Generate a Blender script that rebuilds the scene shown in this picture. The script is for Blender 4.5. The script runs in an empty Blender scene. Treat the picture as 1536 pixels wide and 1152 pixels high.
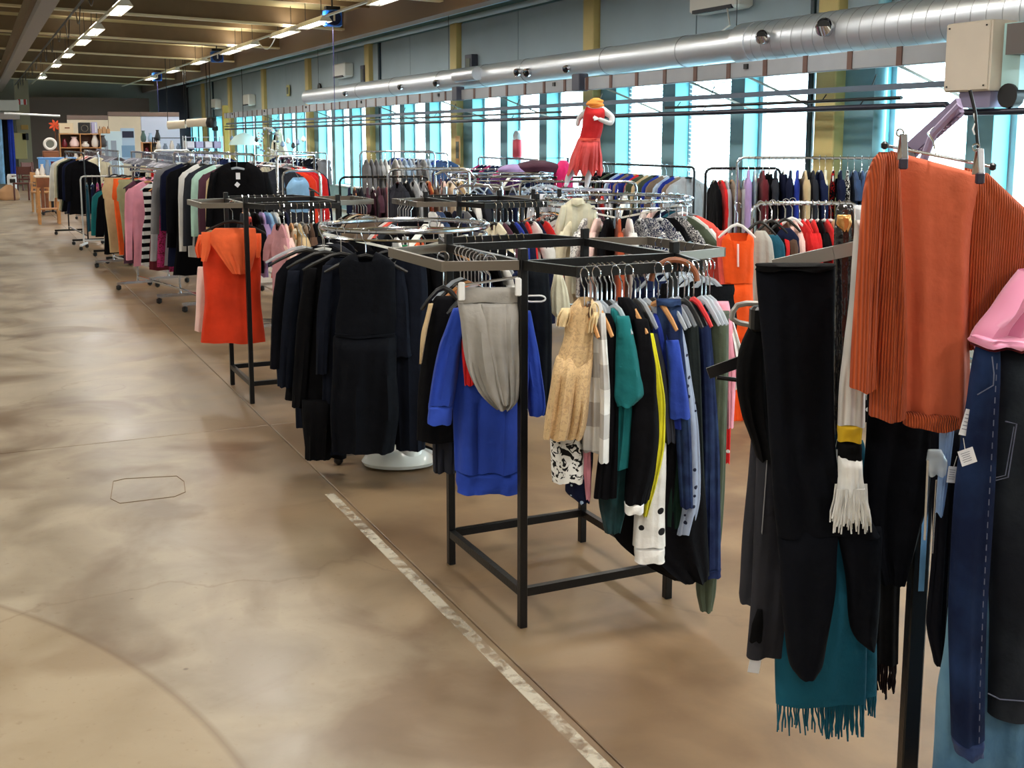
import bpy, math, random
import numpy as np
from mathutils import Vector, Matrix
PI = math.pi
rnd = random.Random(7)
SC = bpy.context.scene
COL = SC.collection

# ------------------------------------------------------------------ camera
FPX, CXP, CYP, EYE = 1700.0, 768.0, 460.0, 1.7
YAW = math.radians(25.2); PIT = math.atan((CYP - 207) / FPX)
FW = Vector((math.sin(YAW) * math.cos(PIT), math.cos(YAW) * math.cos(PIT), -math.sin(PIT)))
RT = Vector((math.cos(YAW), -math.sin(YAW), 0)); UP = RT.cross(FW)
EYEP = Vector((0, 0, EYE))
cam_d = bpy.data.cameras.new('camera'); cam = bpy.data.objects.new('camera', cam_d); COL.objects.link(cam)
m = Matrix((RT, UP, -FW)).transposed().to_4x4(); m.translation = EYEP
cam.matrix_world = m
cam_d.sensor_width = 36; cam_d.lens = FPX * 36 / 1536; cam_d.shift_y = -(576 - CYP) / 1536
cam_d.clip_start = .05; cam_d.clip_end = 300
SC.camera = cam
# ------------------------------------------------------------------ look, world, large lights
vs = SC.view_settings
SC.display_settings.display_device = 'sRGB'
vs.view_transform = 'Standard'; vs.look = 'None'; vs.gamma = 1; vs.use_curve_mapping = False
vs.exposure = 0.35
W = bpy.data.worlds.new('overcast_sky'); SC.world = W; W.use_nodes = True
bg = W.node_tree.nodes['Background']
bg.inputs[0].default_value = (0.72, 0.90, 1.0, 1); bg.inputs[1].default_value = 11.0
LAMP_W = 36.0           # base watts of a fluorescent fitting, before any added fill
def area_light(name, loc, size, power, color, parent=None, portal=False, rot=(0, 0, 0)):
    l = bpy.data.lights.new(name, 'AREA'); l.shape = 'RECTANGLE'; l.size, l.size_y = size
    l.energy = power; l.color = color
    if portal: l.cycles.is_portal = True
    o = bpy.data.objects.new(name, l); COL.objects.link(o); o.location = loc; o.rotation_euler = rot
    if parent: o.parent = parent
    return o

def ray(px, py): return FW * FPX + RT * (px - CXP) + UP * (CYP - py)
def at_h(px, py, h): d = ray(px, py); return EYEP + d * ((h - EYE) / d.z)          # point at height h
def at_x(px, py, X): d = ray(px, py); return EYEP + d * (X / d.x)
def at_y(px, py, Y): d = ray(px, py); return EYEP + d * (Y / d.y)
FH = Vector((math.sin(YAW), math.cos(YAW), 0))
def at_d(px, py, dist): d = ray(px, py); return EYEP + d * (dist / d.dot(FH))      # point at horizontal distance
SPX = FPX / math.cos(PIT)

# ------------------------------------------------------------------ materials
def lin(c):
    return tuple(((v / 255) / 12.92 if v / 255 <= .04045 else ((v / 255 + .055) / 1.055) ** 2.4) for v in c) + (1,)
_M = {}
def mat(name, rgb, rough=.6, metal=0, bump=0, bscale=60, var=0, vscale=4, emit=None, spec=.5, alpha=None, trans=0, sheen=0):
    if name in _M: return _M[name]
    M = bpy.data.materials.new(name); M.use_nodes = True; nt = M.node_tree; b = nt.nodes['Principled BSDF']
    c = lin(rgb)
    b.inputs['Base Color'].default_value = c; b.inputs['Roughness'].default_value = rough
    b.inputs['Metallic'].default_value = metal; b.inputs['Specular IOR Level'].default_value = spec
    if sheen: b.inputs['Sheen Weight'].default_value = sheen
    if trans: b.inputs['Transmission Weight'].default_value = trans
    if alpha is not None: b.inputs['Alpha'].default_value = alpha
    tc = nt.nodes.new('ShaderNodeTexCoord')
    if var:
        n = nt.nodes.new('ShaderNodeTexNoise'); n.inputs['Scale'].default_value = vscale; n.inputs['Detail'].default_value = 6
        nt.links.new(tc.outputs['Object'], n.inputs['Vector'])
        r = nt.nodes.new('ShaderNodeMapRange'); r.inputs[1].default_value = .3; r.inputs[2].default_value = .7
        r.inputs[3].default_value = 1 - var; r.inputs[4].default_value = 1 + var
        nt.links.new(n.outputs['Fac'], r.inputs[0])
        mx = nt.nodes.new('ShaderNodeVectorMath'); mx.operation = 'SCALE'; mx.inputs[0].default_value = c[:3]
        nt.links.new(r.outputs[0], mx.inputs['Scale']); nt.links.new(mx.outputs[0], b.inputs['Base Color'])
    if bump:
        n = nt.nodes.new('ShaderNodeTexNoise'); n.inputs['Scale'].default_value = bscale; n.inputs['Detail'].default_value = 3
        nt.links.new(tc.outputs['Object'], n.inputs['Vector'])
        bp = nt.nodes.new('ShaderNodeBump'); bp.inputs['Strength'].default_value = bump; bp.inputs['Distance'].default_value = .01
        nt.links.new(n.outputs['Fac'], bp.inputs['Height']); nt.links.new(bp.outputs[0], b.inputs['Normal'])
    if emit:
        b.inputs['Emission Color'].default_value = lin(emit[0]); b.inputs['Emission Strength'].default_value = emit[1]
    _M[name] = M
    return M

PAL = dict(black=(11, 12, 19), jet=(8, 8, 12), navy=(22, 27, 52), charcoal=(44, 46, 54), grey=(120, 120, 124), silver=(172, 174, 178),
    white=(222, 222, 220), cream=(224, 216, 190), ivory=(214, 210, 186), beige=(196, 172, 132), camel=(178, 138, 92), khaki=(150, 148, 112), olive=(72, 82, 66), green=(34, 62, 44),
    teal=(18, 108, 112), petrol=(20, 78, 98), blue=(38, 66, 160), royal=(30, 52, 150), sky=(140, 186, 226), denim=(52, 74, 112), indigo=(28, 38, 72),
    lightblue=(168, 190, 214), lilac=(170, 146, 198), purple=(84, 46, 104), plum=(76, 42, 58), magenta=(170, 44, 104), hotpink=(232, 44, 118), pink=(226, 150, 170), blush=(236, 198, 190),
    coral=(238, 96, 84), red=(206, 30, 32), scarlet=(226, 58, 30), maroon=(96, 24, 34), rust=(168, 74, 42), orange=(238, 96, 38), mustard=(222, 156, 44), yellow=(228, 214, 60), brown=(86, 62, 48), taupe=(130, 112, 96), mint=(176, 214, 200))
NICE = dict(jet='black', sky='light blue', indigo='dark blue denim', denim='blue denim', hotpink='bright pink', lightblue='pale blue', scarlet='orange-red', royal='royal blue', charcoal='charcoal', blush='pale pink')
def nice(c): return NICE.get(c, c) if isinstance(c, str) else 'dusty pink'

def fabric(color, pattern=None, second=None, scale=1.0):
    key = 'fabric_%s_%s_%s_%g' % (color, pattern, second, scale)
    if key in _M: return _M[key]
    base = lin(PAL[color]) if isinstance(color, str) else lin(color)
    M = bpy.data.materials.new(key); M.use_nodes = True; nt = M.node_tree; N = nt.nodes; L = nt.links
    b = N['Principled BSDF']; b.inputs['Roughness'].default_value = .85; b.inputs['Specular IOR Level'].default_value = .25
    dark = isinstance(color, str) and sum(PAL[color]) < 150 or (not isinstance(color, str) and sum(color) < 150)
    b.inputs['Sheen Weight'].default_value = 0 if dark else .06
    if dark: b.inputs['Specular IOR Level'].default_value = .10
    tc = N.new('ShaderNodeTexCoord'); co = tc.outputs['Object']
    no = N.new('ShaderNodeTexNoise'); no.inputs['Scale'].default_value = 5; no.inputs['Detail'].default_value = 5; L.new(co, no.inputs['Vector'])
    mr = N.new('ShaderNodeMapRange'); mr.inputs[1].default_value = .3; mr.inputs[2].default_value = .7; mr.inputs[3].default_value = .82; mr.inputs[4].default_value = 1.16
    L.new(no.outputs['Fac'], mr.inputs[0])
    colo = None
    if pattern:
        s = lin(PAL[second]) if isinstance(second, str) else lin(second)
        mix = N.new('ShaderNodeMix'); mix.data_type = 'RGBA'; mix.inputs[6].default_value = base; mix.inputs[7].default_value = s
        sep = N.new('ShaderNodeSeparateXYZ'); L.new(co, sep.inputs[0])
        def band(sock, freq, thr=.5):
            a = N.new('ShaderNodeMath'); a.operation = 'MULTIPLY'; a.inputs[1].default_value = freq; L.new(sock, a.inputs[0])
            f = N.new('ShaderNodeMath'); f.operation = 'FRACT'; L.new(a.outputs[0], f.inputs[0])
            g = N.new('ShaderNodeMath'); g.operation = 'GREATER_THAN'; g.inputs[1].default_value = thr; L.new(f.outputs[0], g.inputs[0]); return g.outputs[0]
        if pattern == 'stripe': fac = band(sep.outputs['Z'], 12 * scale)
        elif pattern == 'vstripe': fac = band(sep.outputs['X'], 30 * scale)
        elif pattern == 'rib':
            w = N.new('ShaderNodeTexWave'); w.bands_direction = 'X'; w.inputs['Scale'].default_value = 22 * scale; w.inputs['Distortion'].default_value = .4; L.new(co, w.inputs['Vector'])
            fac = w.outputs['Fac']
            bp = N.new('ShaderNodeBump'); bp.inputs['Strength'].default_value = .8; bp.inputs['Distance'].default_value = .006
            L.new(fac, bp.inputs['Height']); L.new(bp.outputs[0], b.inputs['Normal'])
        elif pattern == 'plaid':
            p1 = band(sep.outputs['Z'], 7 * scale); p2 = band(sep.outputs['X'], 9 * scale)
            ad = N.new('ShaderNodeMath'); ad.operation = 'ADD'; L.new(p1, ad.inputs[0]); L.new(p2, ad.inputs[1])
            hf = N.new('ShaderNodeMath'); hf.operation = 'MULTIPLY'; hf.inputs[1].default_value = .5; L.new(ad.outputs[0], hf.inputs[0]); fac = hf.outputs[0]
        elif pattern == 'dots':
            v = N.new('ShaderNodeTexVoronoi'); v.inputs['Scale'].default_value = 16 * scale; v.inputs['Randomness'].default_value = .35
            mp = N.new('ShaderNodeVectorMath'); mp.operation = 'MULTIPLY'; mp.inputs[1].default_value = (1, .05, 1); L.new(co, mp.inputs[0]); L.new(mp.outputs[0], v.inputs['Vector'])
            g = N.new('ShaderNodeMath'); g.operation = 'LESS_THAN'; g.inputs[1].default_value = .22; L.new(v.outputs['Distance'], g.inputs[0]); fac = g.outputs[0]
        elif pattern == 'floral':
            v = N.new('ShaderNodeTexNoise'); v.inputs['Scale'].default_value = 38 * scale; v.inputs['Detail'].default_value = 1; v.inputs['Distortion'].default_value = 2.2; L.new(co, v.inputs['Vector'])
            r = N.new('ShaderNodeMapRange'); r.inputs[1].default_value = .53; r.inputs[2].default_value = .57; L.new(v.outputs['Fac'], r.inputs[0]); fac = r.outputs[0]
        elif pattern == 'fade':
            v = N.new('ShaderNodeTexNoise'); v.inputs['Scale'].default_value = 6 * scale; v.inputs['Detail'].default_value = 4; L.new(co, v.inputs['Vector'])
            r = N.new('ShaderNodeMapRange'); r.inputs[1].default_value = .42; r.inputs[2].default_value = .7; L.new(v.outputs['Fac'], r.inputs[0]); fac = r.outputs[0]
        L.new(fac, mix.inputs[0]); colo = mix.outputs[2]
    sc = N.new('ShaderNodeVectorMath'); sc.operation = 'SCALE'
    if colo: L.new(colo, sc.inputs[0])
    else: sc.inputs[0].default_value = base[:3]
    L.new(mr.outputs[0], sc.inputs['Scale']); L.new(sc.outputs[0], b.inputs['Base Color'])
    if pattern != 'rib':
        bn = N.new('ShaderNodeTexNoise'); bn.inputs['Scale'].default_value = 13; bn.inputs['Detail'].default_value = 6; L.new(co, bn.inputs['Vector'])
        bp = N.new('ShaderNodeBump'); bp.inputs['Strength'].default_value = .5; bp.inputs['Distance'].default_value = .022
        L.new(bn.outputs['Fac'], bp.inputs['Height']); L.new(bp.outputs[0], b.inputs['Normal'])
    _M[key] = M
    return M

black_metal = mat('black_painted_steel', (13, 13, 15), .38, .3, bump=.1, bscale=90, var=.3)
chrome = mat('chrome', (205, 208, 215), .16, 1)
steel = mat('galvanised_steel', (168, 178, 190), .36, .85, var=.12, vscale=3, bump=.15, bscale=8)
grey_metal = mat('grey_satin_metal', (120, 112, 102), .35, .7)
white_pl = mat('white_plastic', (225, 226, 226), .4)
black_pl = mat('black_plastic', (16, 16, 18), .35)
wood = mat('light_wood', (196, 140, 84), .5, var=.15, vscale=12)
wood2 = mat('brown_wood', (124, 70, 40), .5, var=.2, vscale=9)
clearpl = mat('clear_plastic', (215, 225, 235), .15, alpha=.45)
orange_pl = mat('orange_plastic', (238, 112, 34), .4)

# ------------------------------------------------------------------ mesh building
def pchip(t, x, y):
    x = np.asarray(x, float); y = np.asarray(y, float); h = np.diff(x); h[h < 1e-9] = 1e-9; dl = np.diff(y) / h; n = len(x)
    if n < 3: return np.interp(t, x, y)
    d = np.zeros(n)
    for i in range(1, n - 1):
        if dl[i - 1] * dl[i] > 0:
            w1 = 2 * h[i] + h[i - 1]; w2 = h[i] + 2 * h[i - 1]; d[i] = (w1 + w2) / (w1 / dl[i - 1] + w2 / dl[i])
    d[0] = dl[0]; d[-1] = dl[-1]
    k = np.clip(np.searchsorted(x, t, side='right') - 1, 0, n - 2); s = (t - x[k]) / h[k]
    return (2*s**3-3*s**2+1)*y[k] + (s**3-2*s**2+s)*h[k]*d[k] + (-2*s**3+3*s**2)*y[k+1] + (s**3-s**2)*h[k]*d[k+1]
class MB:
    def __init__(s): s.v = []; s.f = []
    def add(s, vs_, fs):
        o = len(s.v); s.v += [tuple(p) for p in vs_]; s.f += [tuple(i + o for i in f) for f in fs]; return s
    def box(s, c, d, rz=0, rx=0, ry=0, bev=0):
        hx, hy, hz = d[0] / 2, d[1] / 2, d[2] / 2
        R = Matrix.Rotation(rz, 3, 'Z') @ Matrix.Rotation(ry, 3, 'Y') @ Matrix.Rotation(rx, 3, 'X'); c = Vector(c)
        b = min(bev, hx * .9, hy * .9, hz * .9)
        if b <= 0:
            P = [R @ Vector((x * hx, y * hy, z * hz)) + c for z in (-1, 1) for y in (-1, 1) for x in (-1, 1)]
            return s.add(P, [(0, 2, 3, 1), (4, 5, 7, 6), (0, 1, 5, 4), (2, 6, 7, 3), (0, 4, 6, 2), (1, 3, 7, 5)])
        ring = []
        for (zz, k) in ((-hz, b), (-hz + b, 0), (hz - b, 0), (hz, b)):
            for (x, y) in ((-1, -1), (1, -1), (1, 1), (-1, 1)):
                X, Y = hx - k, hy - k
                pts = [(x * X, y * (Y - b)), (x * (X - b), y * Y)]
                if x * y > 0: pts = [pts[1], pts[0]] if x < 0 or x > 0 else pts
                if x * y < 0: pts = pts
                # order counter-clockwise
                if (x, y) == (-1, -1): pts = [(-X, -(Y - b)), (-(X - b), -Y)]
                elif (x, y) == (1, -1): pts = [((X - b), -Y), (X, -(Y - b))]
                elif (x, y) == (1, 1): pts = [(X, Y - b), (X - b, Y)]
                else: pts = [(-(X - b), Y), (-X, Y - b)]
                for q in pts: ring.append(R @ Vector((q[0], q[1], zz)) + c)
        F = [tuple(reversed(range(8))), tuple(range(24, 32))]
        for l in range(3):
            for i in range(8):
                j = (i + 1) % 8; F.append((l * 8 + i, l * 8 + j, l * 8 + 8 + j, l * 8 + 8 + i))
        return s.add(ring, F)
    def tube(s, pts, r, n=8, closed=False, cap=True, flat=1.0):
        P = [Vector(p) for p in pts]; m = len(P); rr = r if isinstance(r, (list, tuple)) else [r] * m
        vs_ = []; prev = None
        for i, p in enumerate(P):
            a = P[(i - 1) % m] if (closed or i > 0) else p; b = P[(i + 1) % m] if (closed or i < m - 1) else p
            t = (b - a).normalized() if (b - a).length > 1e-9 else Vector((0, 0, 1))
            if prev is None:
                u = Vector((0, 0, 1)) if abs(t.z) < .9 else Vector((1, 0, 0))
                u = (u - t * u.dot(t)).normalized()
            else:
                u = (prev - t * prev.dot(t))
                u = u.normalized() if u.length > 1e-6 else Vector((1, 0, 0))
            prev = u; w = t.cross(u)
            for k in range(n):
                a_ = 2 * PI * k / n + PI / n
                vs_.append(p + u * (math.cos(a_) * rr[i]) + w * (math.sin(a_) * rr[i] * flat))
        F = []
        for i in range(m if closed else m - 1):
            for k in range(n):
                j = (k + 1) % n; ii = (i + 1) % m
                F.append((i * n + k, i * n + j, ii * n + j, ii * n + k))
        if cap and not closed: F += [tuple(reversed(range(n))), tuple(range((m - 1) * n, m * n))]
        return s.add(vs_, F)
    def bar(s, a, b, w=.028, h=None):                       # square steel tube from a to b
        a = Vector(a); b = Vector(b); d = b - a; L = d.length; h = h or w
        q = d.to_track_quat('X', 'Z').to_matrix(); c = (a + b) / 2
        P = [q @ Vector((x * L / 2, y * w / 2, z * h / 2)) + c for z in (-1, 1) for y in (-1, 1) for x in (-1, 1)]
        return s.add(P, [(0, 2, 3, 1), (4, 5, 7, 6), (0, 1, 5, 4), (2, 6, 7, 3), (0, 4, 6, 2), (1, 3, 7, 5)])
    def lathe(s, prof, c=(0, 0, 0), n=20, sx=1, sy=1):
        c = Vector(c); V = []
        for (r, z) in prof:
            for k in range(n):
                a = 2 * PI * k / n; V.append(c + Vector((r * math.cos(a) * sx, r * math.sin(a) * sy, z)))
        F = []
        for i in range(len(prof) - 1):
            for k in range(n):
                j = (k + 1) % n; F.append((i * n + k, i * n + j, (i + 1) * n + j, (i + 1) * n + k))
        F += [tuple(reversed(range(n))), tuple(range((len(prof) - 1) * n, len(prof) * n))]
        return s.add(V, F)
    def torus(s, c, R, r, n=48, k=8, axis='Z'):
        pts = []
        for i in range(n):
            a = 2 * PI * i / n; x, y = R * math.cos(a), R * math.sin(a)
            p = {'Z': (x, y, 0), 'X': (0, x, y), 'Y': (x, 0, y)}[axis]
            pts.append(Vector(c) + Vector(p))
        return s.tube(pts, r, k, closed=True)
    def loft(s, rows, seg=24, nz=16, folds=.008, seed=0, e=.75, neck=0, hem=.008, freq=4.0, puff=0, slant=0, off=(0, 0, 0), capt=False, thin=None):
        R = np.array([r if len(r) == 5 else ((r[0], r[1], 0, r[2], r[3]) if len(r) == 4 else (r[0], 0, 0, r[1], r[2])) for r in rows], float)   # z, cx, cy, rx, ry
        L = np.concatenate([[0], np.cumsum(np.hypot(np.diff(R[:, 0]), .4 * np.diff(R[:, 3])))]); L /= L[-1]
        t = np.linspace(0, 1, nz); t = np.unique(np.round(np.concatenate([t, L]), 5)); Q = np.stack([pchip(t, L, R[:, i]) for i in range(5)], 1)
        rg = np.random.RandomState(seed); ph = rg.rand(8) * 6.28
        a = np.linspace(0, 2 * PI, seg, endpoint=False) + 1e-3; ca, sa = np.cos(a), np.sin(a)
        ux = np.sign(ca) * np.abs(ca) ** e; uy = np.sign(sa) * np.abs(sa) ** e
        V = []
        for i, (z, cx, cy, rx, ry) in enumerate(Q):
            f = t[i]; A = folds * (.2 + .8 * min(1, f * 1.6))
            drift = .5 * math.sin(2.3 * f + ph[1])
            S = .55 * np.sin(freq * ux + ph[0] + drift) + .4 * np.sin(freq * 2.1 * ux + ph[2] - 1.2 * drift + 1.5 * f) + .28 * np.sin(freq * 3.9 * ux + ph[3] + 2 * f)
            T = np.sin(a * 3 + ph[4] + f * 7) * .3
            y = cy + ry * uy * (1 + .25 * T) + A * S
            x = cx + rx * ux * (1 + .02 * math.sin(9 * f + ph[5]))
            if puff: y = y + uy * ry * puff * abs(math.sin(f * 26)); x = x + ux * .012 * abs(math.sin(f * 26))
            zz = np.full(seg, z)
            if neck: zz = zz - neck * np.maximum(0, -sa) ** 4 * math.exp(-f * 22)
            if slant: zz = zz + slant * (x - cx) * math.exp(-f * 5)
            zz = zz + hem * (f ** 6) * np.sin(freq * 1.3 * ux + ph[6])
            V += [(x[k] + off[0], y[k] + off[1], zz[k] + off[2]) for k in range(seg)]
        n = len(t); F = []
        for i in range(n - 1):
            for k in range(seg):
                j = (k + 1) % seg; F.append((i * seg + k, (i + 1) * seg + k, (i + 1) * seg + j, i * seg + j))
        if capt: F.append(tuple(range(seg)))
        return s.add(V, F)
    def mesh(s, name, m=None, smooth=True, ang=40):
        me = bpy.data.meshes.new(name); me.from_pydata(s.v, [], s.f)
        if m: me.materials.append(m)
        if smooth:
            me.polygons.foreach_set('use_smooth', [True] * len(me.polygons))
            try: me.set_sharp_from_angle(angle=math.radians(ang))
            except Exception: pass
        me.update(); return me
    def obj(s, name, m, parent=None, smooth=True, ang=40):
        return inst(name, s.mesh(name, m, smooth, ang), parent)

def inst(name, me, parent=None, m=None, loc=None, rz=None):
    o = bpy.data.objects.new(name, me); COL.objects.link(o)
    if parent: o.parent = parent
    if loc is not None: o.location = loc
    if rz is not None: o.rotation_euler[2] = rz
    if m is not None:
        o.material_slots[0].link = 'OBJECT'; o.material_slots[0].material = m
    return o
LABELS = {}
def tag(o, label, cat, group=None, kind=None):
    n = label
    if not group or True:
        k = LABELS.get(label)
        if k is not None and k != group: print('DUPLICATE LABEL', label)
        if k is None and label in LABELS and not group: print('DUPLICATE LABEL', label)
        LABELS[label] = group
    if len(label.split()) > 16: print('LONG LABEL', label, file=__import__('sys').stderr)
    o['label'] = label; o['category'] = cat
    if group: o['group'] = group
    if kind: o['kind'] = kind
    return o
def thing(name, label, cat, loc=(0, 0, 0), rz=0, group=None):
    o = bpy.data.objects.new(name, None); COL.objects.link(o); o.location = loc; o.rotation_euler[2] = rz; o.empty_display_size = .1
    return tag(o, label, cat, group)
def struct(name, mb, m, parent=None, smooth=False):
    o = mb.obj(name, m, parent, smooth)
    o['kind'] = 'structure'
    return o
ORD = ['first', 'second', 'third', 'fourth', 'fifth', 'sixth', 'seventh', 'eighth', 'ninth', 'tenth', 'eleventh', 'twelfth', 'thirteenth', 'fourteenth', 'fifteenth', 'sixteenth', 'seventeenth', 'eighteenth', 'nineteenth', 'twentieth',
       'twenty-first', 'twenty-second', 'twenty-third', 'twenty-fourth', 'twenty-fifth', 'twenty-sixth', 'twenty-seventh', 'twenty-eighth', 'twenty-ninth', 'thirtieth', 'thirty-first', 'thirty-second', 'thirty-third', 'thirty-fourth'] + ['thirty-' + s for s in 'fifth sixth seventh eighth ninth'.split()] + ['fortieth'] + ['forty-' + s for s in 'first second third fourth fifth sixth seventh eighth ninth'.split()]
exec_parts = None
# ================================================================== THE SETTING
XW, YF, YB, XL = 8.0, 50.0, -4.0, -5.0
def floor_material():
    M = bpy.data.materials.new('worn_sealed_concrete'); M.use_nodes = True; nt = M.node_tree; N = nt.nodes; L = nt.links
    b = N['Principled BSDF']; tc = N.new('ShaderNodeTexCoord'); co = tc.outputs['Object']
    sep = N.new('ShaderNodeSeparateXYZ'); L.new(co, sep.inputs[0])
    def noise(sc, det=6, dist=0):
        n = N.new('ShaderNodeTexNoise'); n.inputs['Scale'].default_value = sc; n.inputs['Detail'].default_value = det; n.inputs['Distortion'].default_value = dist; L.new(co, n.inputs['Vector']); return n.outputs['Fac']
    def rng(s, a, b_, c=0, d=1):
        r = N.new('ShaderNodeMapRange'); r.inputs[1].default_value = a; r.inputs[2].default_value = b_; r.inputs[3].default_value = c; r.inputs[4].default_value = d; L.new(s, r.inputs[0]); return r.outputs[0]
    def op(o, a, b_):
        n = N.new('ShaderNodeMath'); n.operation = o
        for i, v in enumerate((a, b_)):
            if isinstance(v, (int, float)): n.inputs[i].default_value = v
            else: L.new(v, n.inputs[i])
        return n.outputs[0]
    def mix(f, A, B):
        n = N.new('ShaderNodeMix'); n.data_type = 'RGBA'
        if isinstance(f, (int, float)): n.inputs[0].default_value = f
        else: L.new(f, n.inputs[0])
        for i, v in ((6, A), (7, B)):
            if isinstance(v, tuple): n.inputs[i].default_value = v
            else: L.new(v, n.inputs[i])
        return n.outputs[2]
    big = noise(.55, 5, .6); mid = noise(2.2, 8, .5); fine = noise(38, 6); 
    xs = op('ADD', sep.outputs['X'], op('MULTIPLY', op('SUBTRACT', big, .5), 1.4))
    side = rng(xs, .7, 1.7)                              # walkway polished grey, display side ochre
    grey = mix(rng(mid, .35, .65), lin((134, 120, 101)), lin((168, 155, 134)))
    ochre = mix(rng(mid, .35, .65), lin((112, 88, 62)), lin((144, 119, 89)))
    c = mix(side, grey, ochre)
    st = noise(1.1, 6, 1.2)
    c = mix(op('MULTIPLY', rng(st, .50, .64), .62), c, lin((96, 72, 50)))        # old brown stains
    # dark rubbed band running beside the painted stripe
    d = op('ABSOLUTE', op('SUBTRACT', sep.outputs['X'], 1.5), 0); bandf = rng(d, .0, .55, .42, 0)
    c = mix(op('MULTIPLY', bandf, rng(mid, .35, .6)), c, lin((122, 94, 64)))
    # lighter later pour with a curved edge
    dx = op('SUBTRACT', sep.outputs['X'], -2.596); dy = op('SUBTRACT', sep.outputs['Y'], 2.511)
    rr = op('SQRT', op('ADD', op('MULTIPLY', dx, dx), op('MULTIPLY', dy, dy)), 0)
    pour = rng(rr, 3.167, 3.182, 1, 0); c = mix(op('MULTIPLY', pour, .5), c, lin((156, 136, 106)))
    edge = op('MULTIPLY', rng(op('ABSOLUTE', op('SUBTRACT', rr, 3.182), 0), 0, .02, 1, 0), .6); c = mix(edge, c, lin((110, 88, 62)))
    c = mix(op('MULTIPLY', rng(fine, .62, .72), .35), c, lin((120, 98, 72)))
    # hairline cracks
    v = N.new('ShaderNodeTexVoronoi'); v.feature = 'DISTANCE_TO_EDGE'; v.inputs['Scale'].default_value = .38
    wv = N.new('ShaderNodeVectorMath'); wv.operation = 'ADD'; nn = N.new('ShaderNodeTexNoise'); nn.inputs['Scale'].default_value = 1.6; nn.inputs['Detail'].default_value = 6; L.new(co, nn.inputs['Vector'])
    L.new(co, wv.inputs[0]); L.new(nn.outputs['Color'], wv.inputs[1]); L.new(wv.outputs[0], v.inputs['Vector'])
    c = mix(op('MULTIPLY', rng(v.outputs['Distance'], 0, .006, 1, 0), .35), c, lin((104, 82, 60)))
    sp = N.new('ShaderNodeTexVoronoi'); sp.inputs['Scale'].default_value = 2.6; L.new(co, sp.inputs['Vector'])
    c = mix(op('MULTIPLY', rng(sp.outputs['Distance'], .012, .03, 1, 0), .6), c, lin((70, 52, 40)))
    L.new(c, b.inputs['Base Color'])
    L.new(rng(op('ADD', mid, op('MULTIPLY', side, .25)), .3, .9, .30, .52), b.inputs['Roughness'])
    b.inputs['Specular IOR Level'].default_value = .45
    bp = N.new('ShaderNodeBump'); bp.inputs['Strength'].default_value = .12; bp.inputs['Distance'].default_value = .01
    L.new(noise(9, 8), bp.inputs['Height']); L.new(bp.outputs[0], b.inputs['Normal'])
    return M
conc = floor_material()
joint = mat('dark_joint', (96, 80, 60), .8)
fl = struct('floor', MB().box(((XL + XW) / 2, (YF + YB) / 2, -.11), (XW - XL, YF - YB, .2)), joint)
xs_ = [XL, 1.5, XW]; ys_ = [YB, 6.6, 13.5, 22, 31, 40, YF]
for i in range(2):
    for j in range(6):
        g = .005
        MB().box(((xs_[i] + xs_[i + 1]) / 2, (ys_[j] + ys_[j + 1]) / 2, -.06), (xs_[i + 1] - xs_[i] - g, ys_[j + 1] - ys_[j] - g, .12), bev=.003).obj('concrete_slab', conc, fl, smooth=False)
# worn painted stripe beside the joint
def stripe_mat():
    M = bpy.data.materials.new('worn_white_paint'); M.use_nodes = True; nt = M.node_tree; N = nt.nodes; L = nt.links
    b = N['Principled BSDF']; tc = N.new('ShaderNodeTexCoord'); n = N.new('ShaderNodeTexNoise'); n.inputs['Scale'].default_value = 22; n.inputs['Detail'].default_value = 8; L.new(tc.outputs['Object'], n.inputs['Vector'])
    n2 = N.new('ShaderNodeTexNoise'); n2.inputs['Scale'].default_value = 2.3; L.new(tc.outputs['Object'], n2.inputs['Vector'])
    s = N.new('ShaderNodeMath'); s.operation = 'ADD'; L.new(n.outputs['Fac'], s.inputs[0]); L.new(n2.outputs['Fac'], s.inputs[1])
    r = N.new('ShaderNodeMapRange'); r.inputs[1].default_value = .92; r.inputs[2].default_value = 1.12; r.inputs[3].default_value = .46; r.inputs[4].default_value = .04; L.new(s.outputs[0], r.inputs[0])
    b.inputs['Base Color'].default_value = lin((226, 216, 196)); b.inputs['Roughness'].default_value = .6
    L.new(r.outputs[0], b.inputs['Alpha']); return M
wp = stripe_mat()
MB().box((1.45, 3.35, .0012), (.046, 3.6, .002)).obj('painted_stripe', wp, fl, smooth=False)
crk = mat('crack_filler', (122, 100, 76), .8)
# squared outline of a patched hole in the walkway
pp = [at_h(px, py, .0008) for px, py in ((170, 722), (188, 724 - 6), (265, 714), (276, 722), (278, 738), (262, 745), (180, 755), (166, 748))]
MB().tube(pp, .0022, 4, closed=True).obj('repair_outline', crk, fl)

# ---- ceiling
ceil_m = mat('tan_ceiling_boards', (180, 164, 118), .75, var=.10, vscale=1.2)
rib_m = mat('brown_rib_web', (112, 90, 62), .6, var=.1)
cream_m = mat('cream_painted_flange', (216, 206, 172), .5)
girder_m = mat('brown_girder', (120, 102, 92), .55)
beamgrey = mat('grey_beam', (150, 142, 136), .55)
def rz_(X): return 3.86 - .029 * (X - 1.0)
cb = MB()
XG = 6.45
V = [(XL, YB, rz_(XL) + .34), (XG, YB, rz_(XG) + .34), (XG, YF, rz_(XG) + .34), (XL, YF, rz_(XL) + .34)]
cb.add(V + [(x, y, z + .1) for x, y, z in V], [(3, 2, 1, 0), (4, 5, 6, 7), (0, 1, 5, 4), (1, 2, 6, 5), (2, 3, 7, 6), (3, 0, 4, 7)])
cb.box(((XG + XW + .3) / 2, (YB + YF) / 2, 4.1), (XW + .3 - XG, YF - YB, .1))
ceiling = struct('ceiling', cb, ceil_m)
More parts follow.
